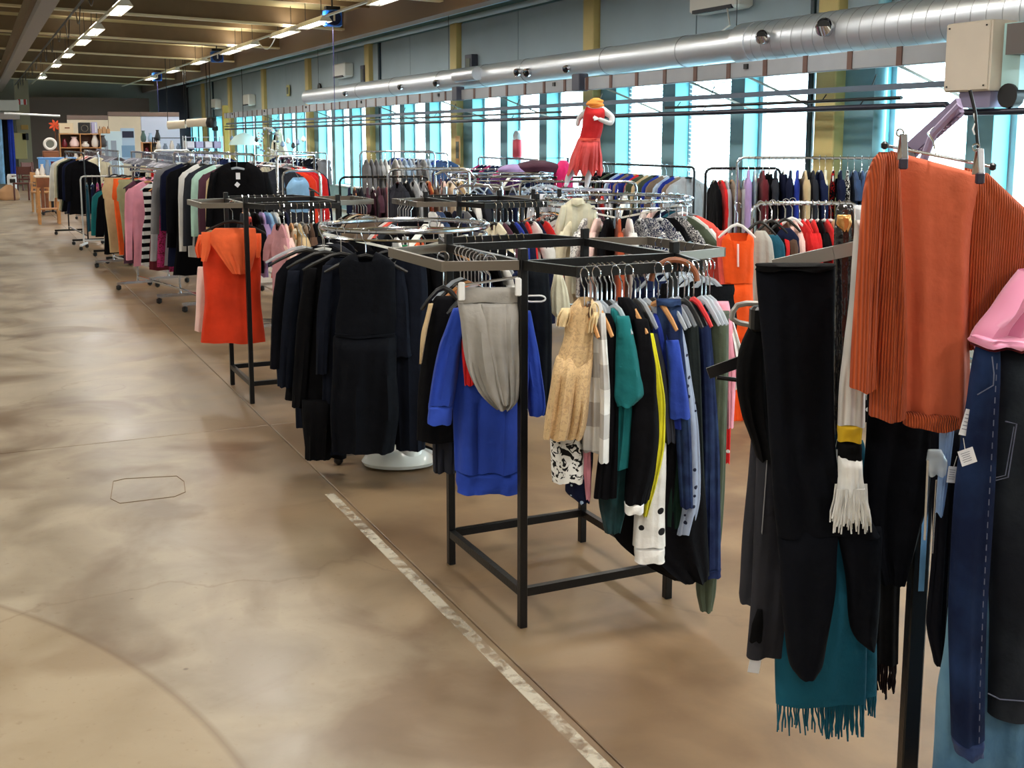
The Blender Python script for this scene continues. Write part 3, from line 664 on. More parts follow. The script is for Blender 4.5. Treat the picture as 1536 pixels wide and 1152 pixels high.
# ================================================================== GARMENTS
GM = {}
def sleeve_loft(s, side, w, L, r=.052, out=.05, seed=0, seg=16, nz=10, folds=.006, puff=0, shz=-.150):
    x0 = side * (w * .5 - .03)
    rows = [(shz + .012, x0 - side * .015, 0, r * .7, r * .35), (shz - .04, x0 + side * .012, 0, r, r * .55), (shz - L * .5, x0 + side * (.02 + out * .5), .004, r * .88, r * .48), (shz - L, x0 + side * (.02 + out), 0, r * .72, r * .4)]
    s.loft(rows, seg, nz, folds, seed, hem=.002, freq=2.2, puff=puff)
def gmeshes(kind, w, L, var, hi):
    key = (kind, round(w, 2), round(L, 2), var, hi)
    if key in GM: return GM[key]
    seg, nz = (44, 34) if hi else (18, 9)
    sd = hash((kind, var)) % 997 if False else (sum(map(ord, kind)) * 7 + var * 31 + int(w * 100) + int(L * 100)) % 997
    h = w / 2; out = []; th = .030
    f = .012 if hi else .010
    B = MB(); 
    if kind in ('shirt', 'longsleeve', 'jacket', 'cardigan', 'puffer', 'top', 'vest'):
        th = .045 if kind == 'puffer' else (.030 if kind == 'jacket' else .020)
        if kind == 'top' or kind == 'vest': rows = [(-.085, 0, .10, .010), (-.098, 0, .125, .014), (-.125, 0, h * .70, .015), (-.21, 0, h * .58, th), (-.30, 0, h * .70, th), (-L, 0, h * .78, th)]
        else: rows = [(-.062, 0, .050, .012), (-.076, 0, .085, .014), (-.150, 0, h * .98, .013), (-.20, 0, h * .97, th), (-.30, 0, h * .86, th), (-L * .75, 0, h * .84, th), (-L, 0, h * .88, th)]
        B.loft(rows, seg, nz, f if kind != 'puffer' else .004, sd, neck=.055 if kind != 'jacket' else .09, hem=.006, puff=.5 if kind == 'puffer' else 0)
        out.append(('body', B.mesh('body')))
        SL = {'shirt': .16, 'longsleeve': L * .78, 'jacket': L * .80, 'cardigan': L * .8, 'puffer': L * .8}.get(kind)
        if SL:
            for s_ in (-1, 1):
                C = MB(); sleeve_loft(C, s_, w, SL, .062 if kind in ('jacket', 'puffer') else (.066 if kind == 'shirt' else .048), .03 + .02 * (var % 3), sd + s_ + 3, 20 if hi else 10, nz // 2, puff=.3 if kind == 'puffer' else 0)
                out.append(('sleeve', C.mesh('sleeve')))
        if kind in ('jacket', 'cardigan', 'puffer'):
            C = MB()
            for s_ in (-1, 1):
                C.add([(s_ * .012, -th - .012, -L + .02), (s_ * .03, -th - .010, -L + .02), (s_ * .05, -.038, -.075), (s_ * .022, -.034, -.20),
                       (s_ * .012, -th - .004, -L + .02), (s_ * .03, -th - .002, -L + .02), (s_ * .05, -.028, -.075), (s_ * .022, -.026, -.20)], [(0, 1, 2, 3), (7, 6, 5, 4), (0, 4, 5, 1), (1, 5, 6, 2), (2, 6, 7, 3), (3, 7, 4, 0)])
            out.append(('front_edge', C.mesh('front_edge')))
    elif kind in ('dress', 'longdress', 'coat'):
        slv = kind == 'coat'
        th = .034 if slv else .022
        rows = [(-.064, 0, .055, .012), (-.082, 0, .09, .014), (-.146, 0, h * (.97 if slv else .76), .014), (-.20, 0, h * (.98 if slv else .74), th), (-L * .42, 0, h * (.88 if slv else .68), th), (-L * .6, 0, h * .86, th + .008), (-L, 0, h * 1.06, th + .02)]
        B.loft(rows, seg, nz + 3, f * 1.3, sd, neck=.07, hem=.008, freq=5)
        out.append(('body', B.mesh('body')))
        if slv:
            for s_ in (-1, 1):
                C = MB(); sleeve_loft(C, s_, w, .58, .058, .03, sd + s_ + 3, 20 if hi else 10, nz // 2); out.append(('sleeve', C.mesh('sleeve')))
    elif kind in ('trousers', 'jeans', 'leggings'):
        h = w / 2; cr = -.33
        B.loft([(-.10, 0, h, .022), (-.14, 0, h * 1.0, .028), (-.24, 0, h * 1.12, .034), (cr, 0, h * 1.12, .034), (cr - .03, 0, h * 1.1, .03)], seg, max(6, nz // 2), .004, sd, hem=0)
        out.append(('hip', B.mesh('hip')))
        lw = h * .52; lh = h * (.40 if kind != 'leggings' else .22)
        for s_ in (-1, 1):
            C = MB(); C.loft([(cr + .05, s_ * h * .54, 0, lw, .032), (cr - .1, s_ * h * .54, .003, lw * .95, .034), ((cr - L) / 2, s_ * h * .5, 0, (lw + lh) / 2, .030), (-L, s_ * h * .48, 0, lh, .028)], max(12, seg // 2), nz, .006, sd + s_ + 2, hem=.002, freq=2.2)
            out.append(('leg', C.mesh('leg')))
        C = MB(); C.loft([(-.097, 0, h * 1.01, .025), (-.135, 0, h * 1.015, .030)], seg, 3, 0, sd, hem=0); out.append(('waistband', C.mesh('waistband')))
    elif kind == 'folded':                     # trousers folded over the bar of the hanger
        B.loft([(-.125, 0, h * .62, .006), (-.135, 0, h * .64, .020), (-.25, 0, h * .64, .022), (-L, 0, h * .60, .026)], seg, nz, .005, sd, hem=.003, freq=2.5, capt=True)
        out.append(('body', B.mesh('body')))
    elif kind == 'skirt':
        B.loft([(-.10, 0, h * .72, .02), (-.15, 0, h * .78, .026), (-L, 0, h * 1.08, .05)], seg, nz, f * 1.6, sd, hem=.006, freq=6)
        out.append(('body', B.mesh('body')))
        C = MB(); C.loft([(-.097, 0, h * .73, .024), (-.14, 0, h * .78, .030)], seg, 3, 0, sd, hem=0); out.append(('waistband', C.mesh('waistband')))
    for n_, me in out:
        me.materials.append(white_pl); me.polygons.foreach_set('use_smooth', [True] * len(me.polygons))
    GM[key] = out
    return out
CATS = {'shirt': 'shirt', 'longsleeve': 'sweater', 'jacket': 'jacket', 'cardigan': 'cardigan', 'puffer': 'coat', 'top': 'top', 'vest': 'vest', 'dress': 'dress', 'longdress': 'dress', 'coat': 'coat', 'trousers': 'trousers', 'jeans': 'jeans', 'leggings': 'trousers', 'folded': 'trousers', 'skirt': 'skirt'}
NAMES = {'shirt': 'short-sleeved shirt', 'longsleeve': 'long-sleeved top', 'jacket': 'jacket', 'cardigan': 'cardigan', 'puffer': 'padded coat', 'top': 'sleeveless top', 'vest': 'vest', 'dress': 'dress', 'longdress': 'long dress', 'coat': 'coat', 'trousers': 'trousers', 'jeans': 'jeans', 'leggings': 'leggings', 'folded': 'folded trousers', 'skirt': 'skirt'}
ONAME = {'shirt': 'shirt', 'longsleeve': 'sweater', 'jacket': 'jacket', 'cardigan': 'cardigan', 'puffer': 'padded_coat', 'top': 'sleeveless_top', 'vest': 'vest', 'dress': 'dress', 'longdress': 'long_dress', 'coat': 'coat', 'trousers': 'trousers', 'jeans': 'jeans', 'leggings': 'leggings', 'folded': 'trousers', 'skirt': 'skirt'}
ADULT = {'shirt': (.42, .66), 'longsleeve': (.42, .68), 'jacket': (.44, .74), 'cardigan': (.44, .72), 'puffer': (.46, .72), 'top': (.38, .62), 'vest': (.38, .6), 'dress': (.42, .98), 'longdress': (.42, 1.12), 'coat': (.46, 1.02), 'trousers': (.36, 1.05), 'jeans': (.36, 1.04), 'leggings': (.32, .98), 'folded': (.40, .66), 'skirt': (.36, .66)}
def garment(kind, color, loc, rz, label, group=None, w=None, L=None, var=0, hi=False, pat=None, hcol='black', where=None, near=True, tilt=0, hlab=None):
    W_, L_ = ADULT[kind]; w = w or W_; L = L or L_
    m_ = fabric(color, *pat) if pat else fabric(color)
    hanger(loc, rz, w * .86, hcol, where, 'hi' if hi else near, lab=hlab)
    t = thing(ONAME[kind], label, CATS[kind], (loc[0], loc[1], loc[2] - .042), rz, group)
    if tilt: t.rotation_euler[1] = tilt
    for n_, me in gmeshes(kind, w, L, var % 3, hi): inst(n_, me, t, m_)
    return t

# ================================================================== RACKS
def square_rack(label, x0, y0, w, d, h=1.335, sides=('f', 'b', 'l', 'r'), grey=('l', 'r')):
    t = thing('clothes_rack', label, 'clothes rack', (x0, y0, 0)); b = .028; rh = h - .055; o = .26
    for x, y in ((0, 0), (w, 0), (w, d), (0, d)): MB().box((x, y, h / 2), (b, b, h), bev=.002).obj('post', black_metal, t, smooth=False)
    for a, c in (((0, 0), (w, 0)), ((w, 0), (w, d)), ((w, d), (0, d)), ((0, d), (0, 0))):
        for z in (.13, rh): 
            A = Vector((*a, z)); C = Vector((*c, z)); q = (C - A).normalized() * b / 2
            MB().bar(A + q, C - q, b * .85, .03).obj('crossbar', black_metal, t, smooth=False)
    for s_, (a, c, n_) in {'f': ((0, 0), (w, 0), (0, -1)), 'b': ((w, d), (0, d), (0, 1)), 'l': ((0, d), (0, 0), (-1, 0)), 'r': ((w, 0), (w, d), (1, 0))}.items():
        if s_ not in sides: continue
        mm = grey_metal if s_ in grey else black_metal
        A = Vector((*a, rh)); C = Vector((*c, rh)); N_ = Vector((*n_, 0)); u = (C - A).normalized()
        P = A + N_ * o + u * .07; Q = C + N_ * o - u * .07
        MB().bar(A + N_ * .015, P, .016, .032).obj('rail_arm', mm, t, smooth=False)
        MB().bar(C + N_ * .015, Q, .016, .032).obj('rail_arm', mm, t, smooth=False)
        MB().bar(P - u * .008, Q + u * .008, .016, .034).obj('hanging_rail', mm, t, smooth=False)
    return t
def ring_rack(label, x, y, R, h, base=True):
    t = thing('round_clothes_rack', label, 'clothes rack', (x, y, 0))
    MB().torus((0, 0, h), R, .013, 64, 8).obj('ring_rail', chrome, t)
    MB().torus((0, 0, h - .045), R * .985, .008, 64, 6).obj('lower_ring', chrome, t)
    MB().tube([(0, 0, .05), (0, 0, h - .06)], .018, 12).obj('pole', chrome, t)
    for k in range(3):
        a = 2 * PI * k / 3 + .95; d = Vector((math.cos(a), math.sin(a), 0))
        MB().bar(d * .03 + Vector((0, 0, h - .13)), d * R + Vector((0, 0, h - .03)), .032, .012).obj('spoke', white_m, t, smooth=False)
        f = MB().bar(Vector((0, 0, .09)), d * (R * .9) + Vector((0, 0, .05)), .03, .02).obj('foot', chrome, t, smooth=False)
        MB().lathe([(.012, -.025), (.025, -.01), (.025, .012), (.012, .03)], tuple(d * R * .88 + Vector((0, 0, .028))), 10).obj('caster', black_pl, t)
    return t
def rail_rack(label, a, b, h, m_=None, base=True, name='clothes_rail'):
    m_ = m_ or chrome; a = Vector((*a, 0)); b = Vector((*b, 0)); u = (b - a).normalized(); n_ = Vector((-u.y, u.x, 0)); L = (b - a).length
    t = thing(name, label, 'clothes rail', a); Z = Vector((0, 0, h)); c = .05
    pts = [Vector((0, 0, .08)), Vector((0, 0, h - c)), u * c * .3 + Vector((0, 0, h - c * .3)), u * c + Z, u * (L - c) + Z, u * (L - c * .3) + Vector((0, 0, h - c * .3)), u * L + Vector((0, 0, h - c)), u * L + Vector((0, 0, .08))]
    MB().tube(pts[2:6], .0125, 8).obj('hanging_rail', m_, t)
    for q in (pts[:3], pts[5:][::-1]):
        MB().tube(q, .0125, 8).obj('upright', m_, t)
        f = MB().bar(q[0] * 1 - n_ * .24 - Vector((0, 0, .0)), q[0] + n_ * .24, .03, .03).obj('foot', m_, t, smooth=False)
        for s_ in (-1, 1): MB().lathe([(.01, -.03), (.028, -.018), (.028, .018), (.01, .03)], tuple(q[0] + n_ * .22 * s_ - Vector((0, 0, .048))), 8).obj('caster', black_pl, t)
    MB().bar(Vector((0, 0, .14)), u * L + Vector((0, 0, .14)), .02, .02).obj('lower_bar', m_, t, smooth=False)
    return t

def fill_rail(a, b, h, items, where, off0=.06, face=0, kw=None, hcols=('black', 'white', 'black', 'clear', 'wood'), near=True, order='along'):
    """garments on a straight rail from a to b, one after another; items = list of (kind, color[, pattern])"""
    a = Vector((*a, h)); b = Vector((*b, h)); u = (b - a).normalized(); L = (b - a).length; n = len(items)
    rz0 = math.atan2(u.y, u.x) - PI / 2 + face
    for i, it in enumerate(items):
        kind, color = it[0], it[1]; pat = it[2] if len(it) > 2 else None; over = it[3] if len(it) > 3 else {}
        p = a + u * (off0 + (L - 2 * off0) * (i + .5) / n + rnd.uniform(-.008, .008))
        W_, L_ = ADULT[kind]; k = rnd.uniform(.86, 1.05) * (kw or 1)
        w = over.get('w', round(W_ * rnd.choice((.92, 1.0)) * (kw or 1), 2)); l = over.get('L', round(L_ * rnd.choice((.88, 1.0, 1.06)) * (kw or 1), 2))
        pn = {'stripe': 'striped ', 'plaid': 'checked ', 'dots': 'dotted ', 'floral': 'patterned ', 'vstripe': 'pinstriped ', 'fade': 'faded '}.get(pat[0], '') if pat else ''
        lab = '%s%s %s, %s nearest on %s' % (pn, nice(color), NAMES[kind], ORD[i], where)
        if len(lab.split()) > 16: lab = lab.replace(' nearest on', ' on')
        garment(kind, color, p, rz0 + rnd.uniform(-.13, .13), lab, 'clothes on %s' % where, w, l, rnd.randrange(3), over.get('hi', False), pat, rnd.choice(hcols), where, near, hlab='%s nearest on %s' % (ORD[i], where))
def fill_ring(c, R, h, items, where, a0=0, a1=2 * PI, hcols=('black', 'white', 'black', 'clear'), near=True, kw=1, skip=None):
    n = len(items)
    for i, it in enumerate(items):
        kind, color = it[0], it[1]; pat = it[2] if len(it) > 2 else None; over = it[3] if len(it) > 3 else {}
        a = a0 + (a1 - a0) * (i + .5) / n
        p = Vector((c[0] + R * math.cos(a), c[1] + R * math.sin(a), h))
        W_, L_ = ADULT[kind]; w = over.get('w', round(W_ * rnd.choice((.9, 1.0)) * kw, 2)); l = over.get('L', round(L_ * rnd.choice((.9, 1.0, 1.06)) * kw, 2))
        pn = {'stripe': 'striped ', 'plaid': 'checked ', 'dots': 'dotted ', 'floral': 'patterned ', 'vstripe': 'pinstriped ', 'fade': 'faded '}.get(pat[0], '') if pat else ''
        lab = '%s%s %s, %s clockwise on %s' % (pn, nice(color), NAMES[kind], ORD[n - 1 - i], where)
        garment(kind, color, p, a + rnd.uniform(-.1, .1) + (PI if rnd.random() < .3 else 0), lab, 'clothes on %s' % where, w, l, rnd.randrange(3), over.get('hi', False), pat, rnd.choice(hcols), where, near, hlab='%s clockwise on %s' % (ORD[n - 1 - i], where))

# ================================================================== HAND-SHAPED GARMENTS (rows measured in metres on an upright plane)
def draped(name, label, cat, dist, rows, m_, ry=.03, folds=.010, seed=1, freq=4.0, turn=0.0, group=None, seg=48, nz=40, neck=0, hem=.003, parent=None, pname=None, slant=0, e=.85, capt=True, dy=0, puff=0):
    """rows: (y, x_left, x_right) read off in the photograph and turned into metres at this garment's own distance"""
    y0 = rows[0][0]; x0 = sum(rows[0][1:3]) / 2; o0 = at_d(x0, y0, dist); R = []
    y1 = rows[-1][0]; RR_ = list(rows)
    for r in RR_:
        pl_, pr_ = at_d(r[1], r[0], dist), at_d(r[2], r[0], dist)
        R.append(((pl_.z + pr_.z) / 2 - o0.z, ((pl_ + pr_) / 2 - o0).dot(RT), (r[3] if len(r) > 3 else 0), (pr_ - pl_).dot(RT) / 2, ry))
    if capt:
        H_ = -R[-1][0]; dz = min(.07, H_ * .25); zz = [r[0] for r in R]
        def at(z, i): return float(np.interp(-z, [-v for v in zz], [r[i] for r in R]))
        R = [(0, R[0][1], R[0][2], R[0][3] * .97, ry * .22), (-dz * .12, at(-dz * .12, 1), R[0][2], at(-dz * .12, 3), ry * .5), (-dz, at(-dz, 1), at(-dz, 2), at(-dz, 3), ry)] + [r for r in R[1:] if r[0] < -dz * 1.1]
    B = MB().loft(R, seg, nz, folds, seed, e=e, neck=neck, hem=hem, freq=freq, capt=capt, puff=puff, slant=slant)
    p = o0
    if parent is None:
        o = B.obj(name, m_, None, ang=70); o.location = p; o.rotation_euler[2] = -YAW + turn
        tag(o, label, cat, group)
        return o
    o = B.obj(name, m_, parent, ang=70)
    o.matrix_parent_inverse = Matrix.Identity(4)
    inv = (Matrix.Translation(parent.location) @ Matrix.Rotation(parent.rotation_euler[2], 4, 'Z')).inverted()
    o.matrix_local = inv @ (Matrix.Translation(p) @ Matrix.Rotation(-YAW + turn, 4, 'Z'))
    return o
# ================================================================== NEAR BLACK RACK
W1 = 'the near black square rack'
R1 = square_rack('black steel square clothes rack nearest the camera, grey sweatpants on its corner', 1.64, 3.40, .60, .66)
RH = 1.28
W5_ = 'the wide round rack near the windows'; LAST = ['']; EXTRA = {}
import re
def short_name(l):
    w = re.split(r' (?:with|at|in|on|behind|right|left|facing|beside|hanging|peeping|and|filling|clipped|folded) ', l)[0]
    return w
def hang(px, d, w, color, where, rail_h=RH, near='hi', turn=0):
    if where == W1 and d < 3.85: turn = -.95; w *= .6; color = {'white': 'clear', 'wood': 'wood'}.get(color, color)
    elif where == W1: w *= .8
    if where == W5_: w *= .56
    lab = LAST[0]; cn_ = color + where
    lab = None
    k = '%s%s' % (color, where); EXTRA[k] = EXTRA.get(k, 0) + 1; hl = '%s from the left among those on %s' % (ORD[EXTRA[k] - 1], where)
    p = at_d(px, 300, d); hanger((p.x, p.y, rail_h), -YAW + turn, w, color, where, near, lab=hl)
# garments on the front rail, left to right
d0 = 3.50
def FR(i): return d0 + .022 * i
t = thing('child_dress', 'beige child dress with ruffled shoulders and small floral print at the rail end', 'dress', at_d(878, 444, FR(0)))
be = fabric((206, 176, 132), 'floral', (188, 158, 120), 1.5)
draped('bodice', None, None, FR(0), [(447, 868, 888), (458, 858, 894), (474, 848, 893), (500, 846, 891), (538, 836, 889), (548, 833, 888)], be, .03, .006, 3, neck=.05, parent=t, freq=3, capt=False)
draped('gathered_skirt', None, None, FR(0), [(533, 835, 889), (560, 828, 888), (600, 822, 885), (640, 816, 880), (655, 814, 876)], be, .05, .018, 9, freq=8, parent=t)
for k, (a, b) in enumerate((((836, 474), (856, 460)), ((884, 486), (897, 470)))):
    draped('ruffle_sleeve', None, None, FR(0) - .03, [(462 + 6 * k, a[0] + 6, b[0]), (478 + 6 * k, a[0] - 1, b[0] - 1), (489 + 9 * k, a[0] - 2, b[0] - 5)], fabric((212, 190, 148)), .02, .012, 5 + k, freq=9, parent=t, seg=30, nz=10)
o = MB().torus((0, 0, 0), .028, .0035, 24, 6, 'Y').obj('neck_binding', fabric((222, 202, 158)), t); o.location = (.008, -.045, -.045); o.scale = (.55, 1, 1)
draped('neck_lining', None, None, FR(0) - .026, [(456, 882, 886), (466, 880, 889), (476, 882, 887)], fabric('brown'), .006, .001, 3, parent=t, seg=18, nz=8, capt=False)
hang(878, FR(0), .24, 'wood', W1)
draped('patterned_skirt', 'black and white swirl-patterned skirt below the beige child dress', 'skirt', FR(0) + .05, [(560, 834, 872), (640, 826, 872), (700, 826, 876), (722, 828, 874)], fabric('white', 'floral', 'jet', .9), .03, .008, 11)
draped('dotted_skirt', 'navy skirt with small dots and a pink edge behind the swirl-patterned skirt', 'skirt', FR(0) + .08, [(600, 850, 888), (680, 852, 890), (735, 848, 886), (752, 866, 884)], fabric('navy', 'dots', 'lightblue', 2.2), .03, .008, 12)
draped('pink_leggings', 'narrow pink trouser leg between the dotted skirt and teal shirt', 'trousers', FR(0) + .06, [(640, 872, 886), (700, 874, 887), (748, 879, 886)], fabric('pink'), .02, .004, 13)
pl = fabric('white', 'plaid', (140, 136, 136), .9)
t = thing('checked_shirt', 'grey and white checked shirt right behind the beige child dress', 'shirt', at_d(894, 455, FR(1)))
draped('body', None, None, FR(1), [(452, 880, 900), (462, 878, 906), (500, 880, 908), (600, 876, 910), (672, 874, 912), (676, 876, 908)], pl, .03, .008, 14, parent=t, neck=.03)
draped('sleeve', None, None, FR(1) - .035, [(470, 894, 908), (520, 898, 911), (600, 900, 915), (692, 898, 913)], pl, .028, .006, 15, parent=t, seg=24)
hang(896, FR(1) + .01, .26, 'wood', W1)
draped('sleeveless_top', 'black top hanging between the checked shirt and teal shirt', 'top', FR(2), [(470, 898, 915), (485, 900, 925), (600, 905, 928), (745, 890, 925)], fabric('jet'), .03, .008, 16)
tl = fabric((16, 104, 108))
t = thing('teal_shirt', 'teal short-sleeved child shirt in the middle of the near front rail', 'shirt', at_d(928, 455, FR(3)))
draped('body', None, None, FR(3), [(462, 916, 930), (478, 914, 945), (520, 916, 950), (600, 914, 950), (650, 910, 948), (700, 902, 944)], tl, .035, .010, 17, parent=t)
draped('sleeve', None, None, FR(3) - .045, [(474, 924, 944), (510, 924, 952), (560, 922, 962), (590, 921, 967), (608, 926, 950)], tl, .03, .007, 18, parent=t, seg=24)
hang(925, FR(3), .26, 'white', W1)
draped('printed_shirt', 'dark green-black printed long shirt below the teal shirt', 'shirt', FR(3) + .03, [(610, 905, 952), (680, 900, 950), (750, 898, 940), (797, 907, 930)], fabric((24, 62, 66), 'fade', (10, 18, 22), 1.6), .03, .008, 19)
bk = fabric('jet')
t = thing('black_jacket', 'black jacket with a white cuff on the near front rail', 'jacket', at_d(950, 448, FR(4)))
draped('body', None, None, FR(4), [(446, 926, 944), (462, 926, 962), (485, 932, 972), (560, 944, 982), (650, 944, 990), (700, 938, 985), (750, 936, 974)], bk, .04, .010, 20, parent=t)
draped('sleeve', None, None, FR(4) - .05, [(478, 950, 972), (560, 952, 984), (660, 945, 986), (754, 937, 966)], bk, .03, .006, 21, parent=t, seg=24)
draped('cuff', None, None, FR(4) - .05, [(752, 936.5, 966), (768, 937, 965)], fabric('white'), .032, .002, 21, parent=t, seg=24, nz=4)
hang(945, FR(4), .30, 'wood', W1)
draped('yellow_shirt', 'bright yellow shirt tail hanging out beside the black jacket', 'shirt', FR(5), [(500, 966, 980), (560, 974, 992), (610, 978, 998), (660, 975, 997), (720, 968, 986), (772, 964, 970)], fabric((214, 208, 34)), .025, .007, 22)
t = thing('polka_dot_trousers', 'white trousers with black polka dots at the middle of the near rack', 'trousers', at_d(975, 640, FR(5) + .02))
draped('leg', None, None, FR(5) + .02, [(640, 970, 1000), (700, 958, 999), (770, 951, 998), (818, 949, 998)], fabric('white', 'dots', 'jet', 1.05), .03, .004, 23, parent=t)
draped('cuff', None, None, FR(5) + .02, [(817, 951, 997), (842, 952, 997)], fabric('white'), .028, .003, 23, parent=t, nz=5)
draped('grey_tshirt', 'dark grey shirt edge between the yellow and blue shirts', 'shirt', FR(6), [(500, 972, 986), (560, 980, 1000), (640, 990, 1012), (662, 994, 1012)], fabric('charcoal'), .028, .007, 24)
t = thing('blue_shirt', 'royal blue long-sleeved shirt with pale edge on a wooden hanger', 'shirt', at_d(1000, 475, FR(7)))
draped('body', None, None, FR(7), [(470, 980, 995), (488, 978, 1006), (530, 986, 1020), (600, 996, 1030), (640, 998, 1034)], fabric('royal'), .03, .008, 25, parent=t)
draped('sleeve', None, None, FR(7) - .035, [(510, 998, 1018), (570, 1002, 1028), (626, 1003, 1036)], fabric('blue'), .026, .005, 26, parent=t, seg=24)
hang(990, FR(7), .30, 'wood', W1)
draped('dark_green_shirt', 'long dark green shirt hanging under the royal blue shirt', 'shirt', FR(7) + .03, [(560, 994, 1032), (650, 998, 1038), (788, 998, 1030)], fabric((20, 40, 32)), .03, .008, 27)
t = thing('pale_blue_blouse', 'pale grey-blue dotted long blouse beside the royal blue shirt', 'shirt', at_d(1015, 470, FR(8)))
draped('body', None, None, FR(8), [(466, 992, 1010), (490, 996, 1024), (560, 1014, 1036), (650, 1020, 1048), (740, 1018, 1051), (798, 1008, 1040)], fabric((146, 158, 182), 'dots', 'navy', 2.0), .032, .008, 28, parent=t)
hang(1004, FR(8), .30, 'clear', W1)
dn = fabric('indigo', 'fade', 'denim', 2)
t = thing('jeans', 'dark blue jeans clipped by the waistband, back pocket showing', 'jeans', at_d(1002, 450, FR(8) - .03))
draped('waistband', None, None, FR(8) - .035, [(448, 984, 1021), (458, 985, 1022)], dn, .022, .002, 29, parent=t, nz=4)
draped('leg', None, None, FR(8) - .03, [(457, 985, 1022), (500, 987, 1024), (560, 1000, 1030), (640, 1012, 1036), (760, 1020, 1040)], dn, .024, .005, 30, parent=t)
draped('charcoal_trousers', 'charcoal trousers on a clear hanger right of the dark blue jeans', 'trousers', FR(10), [(462, 1022, 1046), (540, 1028, 1050), (700, 1034, 1056), (860, 1042, 1064)], fabric((34, 40, 40)), .03, .007, 31)
t = thing('narrow_jeans', 'dark navy jeans with a turned hem at the right of the near rail', 'jeans', at_d(1052, 468, FR(11)))
draped('leg', None, None, FR(11), [(468, 1042, 1064), (540, 1048, 1070), (700, 1050, 1080), (850, 1048, 1081)], fabric('indigo', 'fade', (44, 62, 96), 2), .032, .007, 32, parent=t)
draped('turned_hem', None, None, FR(11), [(848, 1048, 1081), (863, 1046, 1081)], fabric('indigo'), .034, .003, 32, parent=t, nz=4)
t = thing('black_skirt', 'long black skirt filling the bottom of the near front rail', 'skirt', at_d(1005, 600, FR(9)))
draped('skirt_panel', None, None, FR(9), [(600, 996, 1046), (700, 975, 1054), (790, 918, 1060), (850, 975, 1064), (868, 1010, 1062)], fabric('jet'), .045, .012, 33, freq=6, parent=t)
hang(1030, FR(9), .28, 'black', W1); hang(1044, FR(10), .28, 'red', W1)
t = thing('olive_trousers', 'olive grey trousers longest on the near rack, hem near the foot', 'trousers', at_d(1078, 468, FR(12)))
draped('waistband', None, None, FR(12) - .004, [(466, 1064, 1094), (478, 1064, 1094)], fabric((74, 82, 70)), .026, .002, 34, parent=t, nz=4)
draped('leg', None, None, FR(12), [(476, 1065, 1093), (560, 1068, 1092), (700, 1064, 1088), (800, 1052, 1082), (880, 1044, 1074), (914, 1050, 1068)], fabric('olive'), .03, .007, 35, parent=t)
hang(1068, FR(12), .28, 'clear', W1)
draped('pink_trousers', 'pale pink trousers behind the olive trousers', 'trousers', FR(14), [(452, 1070, 1093), (480, 1074, 1098), (560, 1084, 1104), (640, 1086, 1100)], fabric('pink'), .026, .006, 36)
draped('white_blouse', 'white frilly blouse at the right end behind the olive trousers', 'blouse', FR(15), [(468, 1082, 1096), (500, 1088, 1106), (560, 1090, 1120), (582, 1090, 1112)], fabric('white'), .03, .014, 37, freq=9)
draped('red_dotted_leggings', 'red leggings with white dots hanging below the white frilly blouse', 'trousers', FR(16) + .1, [(560, 1082, 1096), (640, 1083, 1096), (692, 1084, 1094)], fabric('red', 'dots', 'white', 2.0), .03, .004, 38)
for k, px in enumerate((884, 890, 898, 904, 912, 919, 935, 955, 962, 972, 983, 1012, 1020, 1036, 1056, 1062)): hang(px, FR(5) + .01 * k, .28, ('clear', 'black', 'white')[k % 3], W1, near=True)
# left side rail of the near rack
t = thing('blue_sweatshirt', 'royal blue long-sleeved sweatshirt behind the grey sweatpants', 'sweater', at_d(727, 448, 3.90))
bs = fabric((36, 66, 166))
draped('body', None, None, 3.92, [(446, 706, 750), (458, 690, 775), (478, 682, 790), (560, 680, 792), (640, 679, 788), (706, 682, 784)], bs, .045, .018, 41, parent=t, neck=.04, freq=5.5)
draped('hem_band', None, None, 3.92, [(705, 683, 783), (737, 686, 781)], bs, .045, .012, 41, parent=t, nz=8)
draped('sleeve', None, None, 3.87, [(462, 680, 704), (520, 658, 692), (580, 647, 684), (606, 643, 680)], bs, .035, .013, 42, parent=t, seg=28)
draped('cuff', None, None, 3.87, [(604, 643, 680), (635, 641, 677)], fabric((44, 74, 178)), .034, .003, 42, parent=t, seg=28, nz=6)
draped('sleeve', None, None, 3.97, [(466, 776, 796), (540, 784, 810), (610, 792, 818), (622, 794, 816)], bs, .035, .008, 43, parent=t, seg=28)
hang(722, 3.92, .30, 'black', W1)
t = thing('grey_sweatpants', 'light grey sweatpants folded and sagging from a white clip hanger', 'trousers', at_d(732, 430, 3.80))
gs = fabric((150, 147, 142))
draped('waistband', None, None, 3.795, [(431, 685, 784), (453, 686, 784)], gs, .022, .003, 44, parent=t, nz=6)
draped('leg', None, None, 3.80, [(451, 686, 784), (500, 692, 782), (550, 701, 782), (585, 716, 781), (602, 732, 776), (611, 745, 766)], gs, .055, .022, 45, parent=t, freq=6.5, hem=0)
draped('sagging_fold', None, None, 3.765, [(456, 722, 760), (510, 724, 764), (560, 735, 770), (596, 748, 768), (606, 753, 764)], gs, .026, .010, 46, parent=t, freq=4, hem=0)
p = at_d(735, 424, 3.78)
t = thing('clip_hanger', 'black bar hanger with two white clips holding the grey sweatpants', 'hanger', p, -YAW)
MB().tube([(-.115, 0, -.012), (.115, 0, .022)], .005, 8).obj('bar', chrome, t)
for s_ in (-1, 1): MB().box((s_ * .095, -.012, -.02 + s_ * .008), (.022, .03, .062), bev=.004).obj('clip', white_pl, t, smooth=False)
inst('hook', HOOK, t).location = (0, 0, .075)
draped('sleeveless_top', 'small red top edge showing between blue sweatshirt and grey sweatpants', 'top', 3.86, [(470, 694, 720), (520, 692, 722), (577, 697, 712)], fabric('red'), .02, .005, 47)
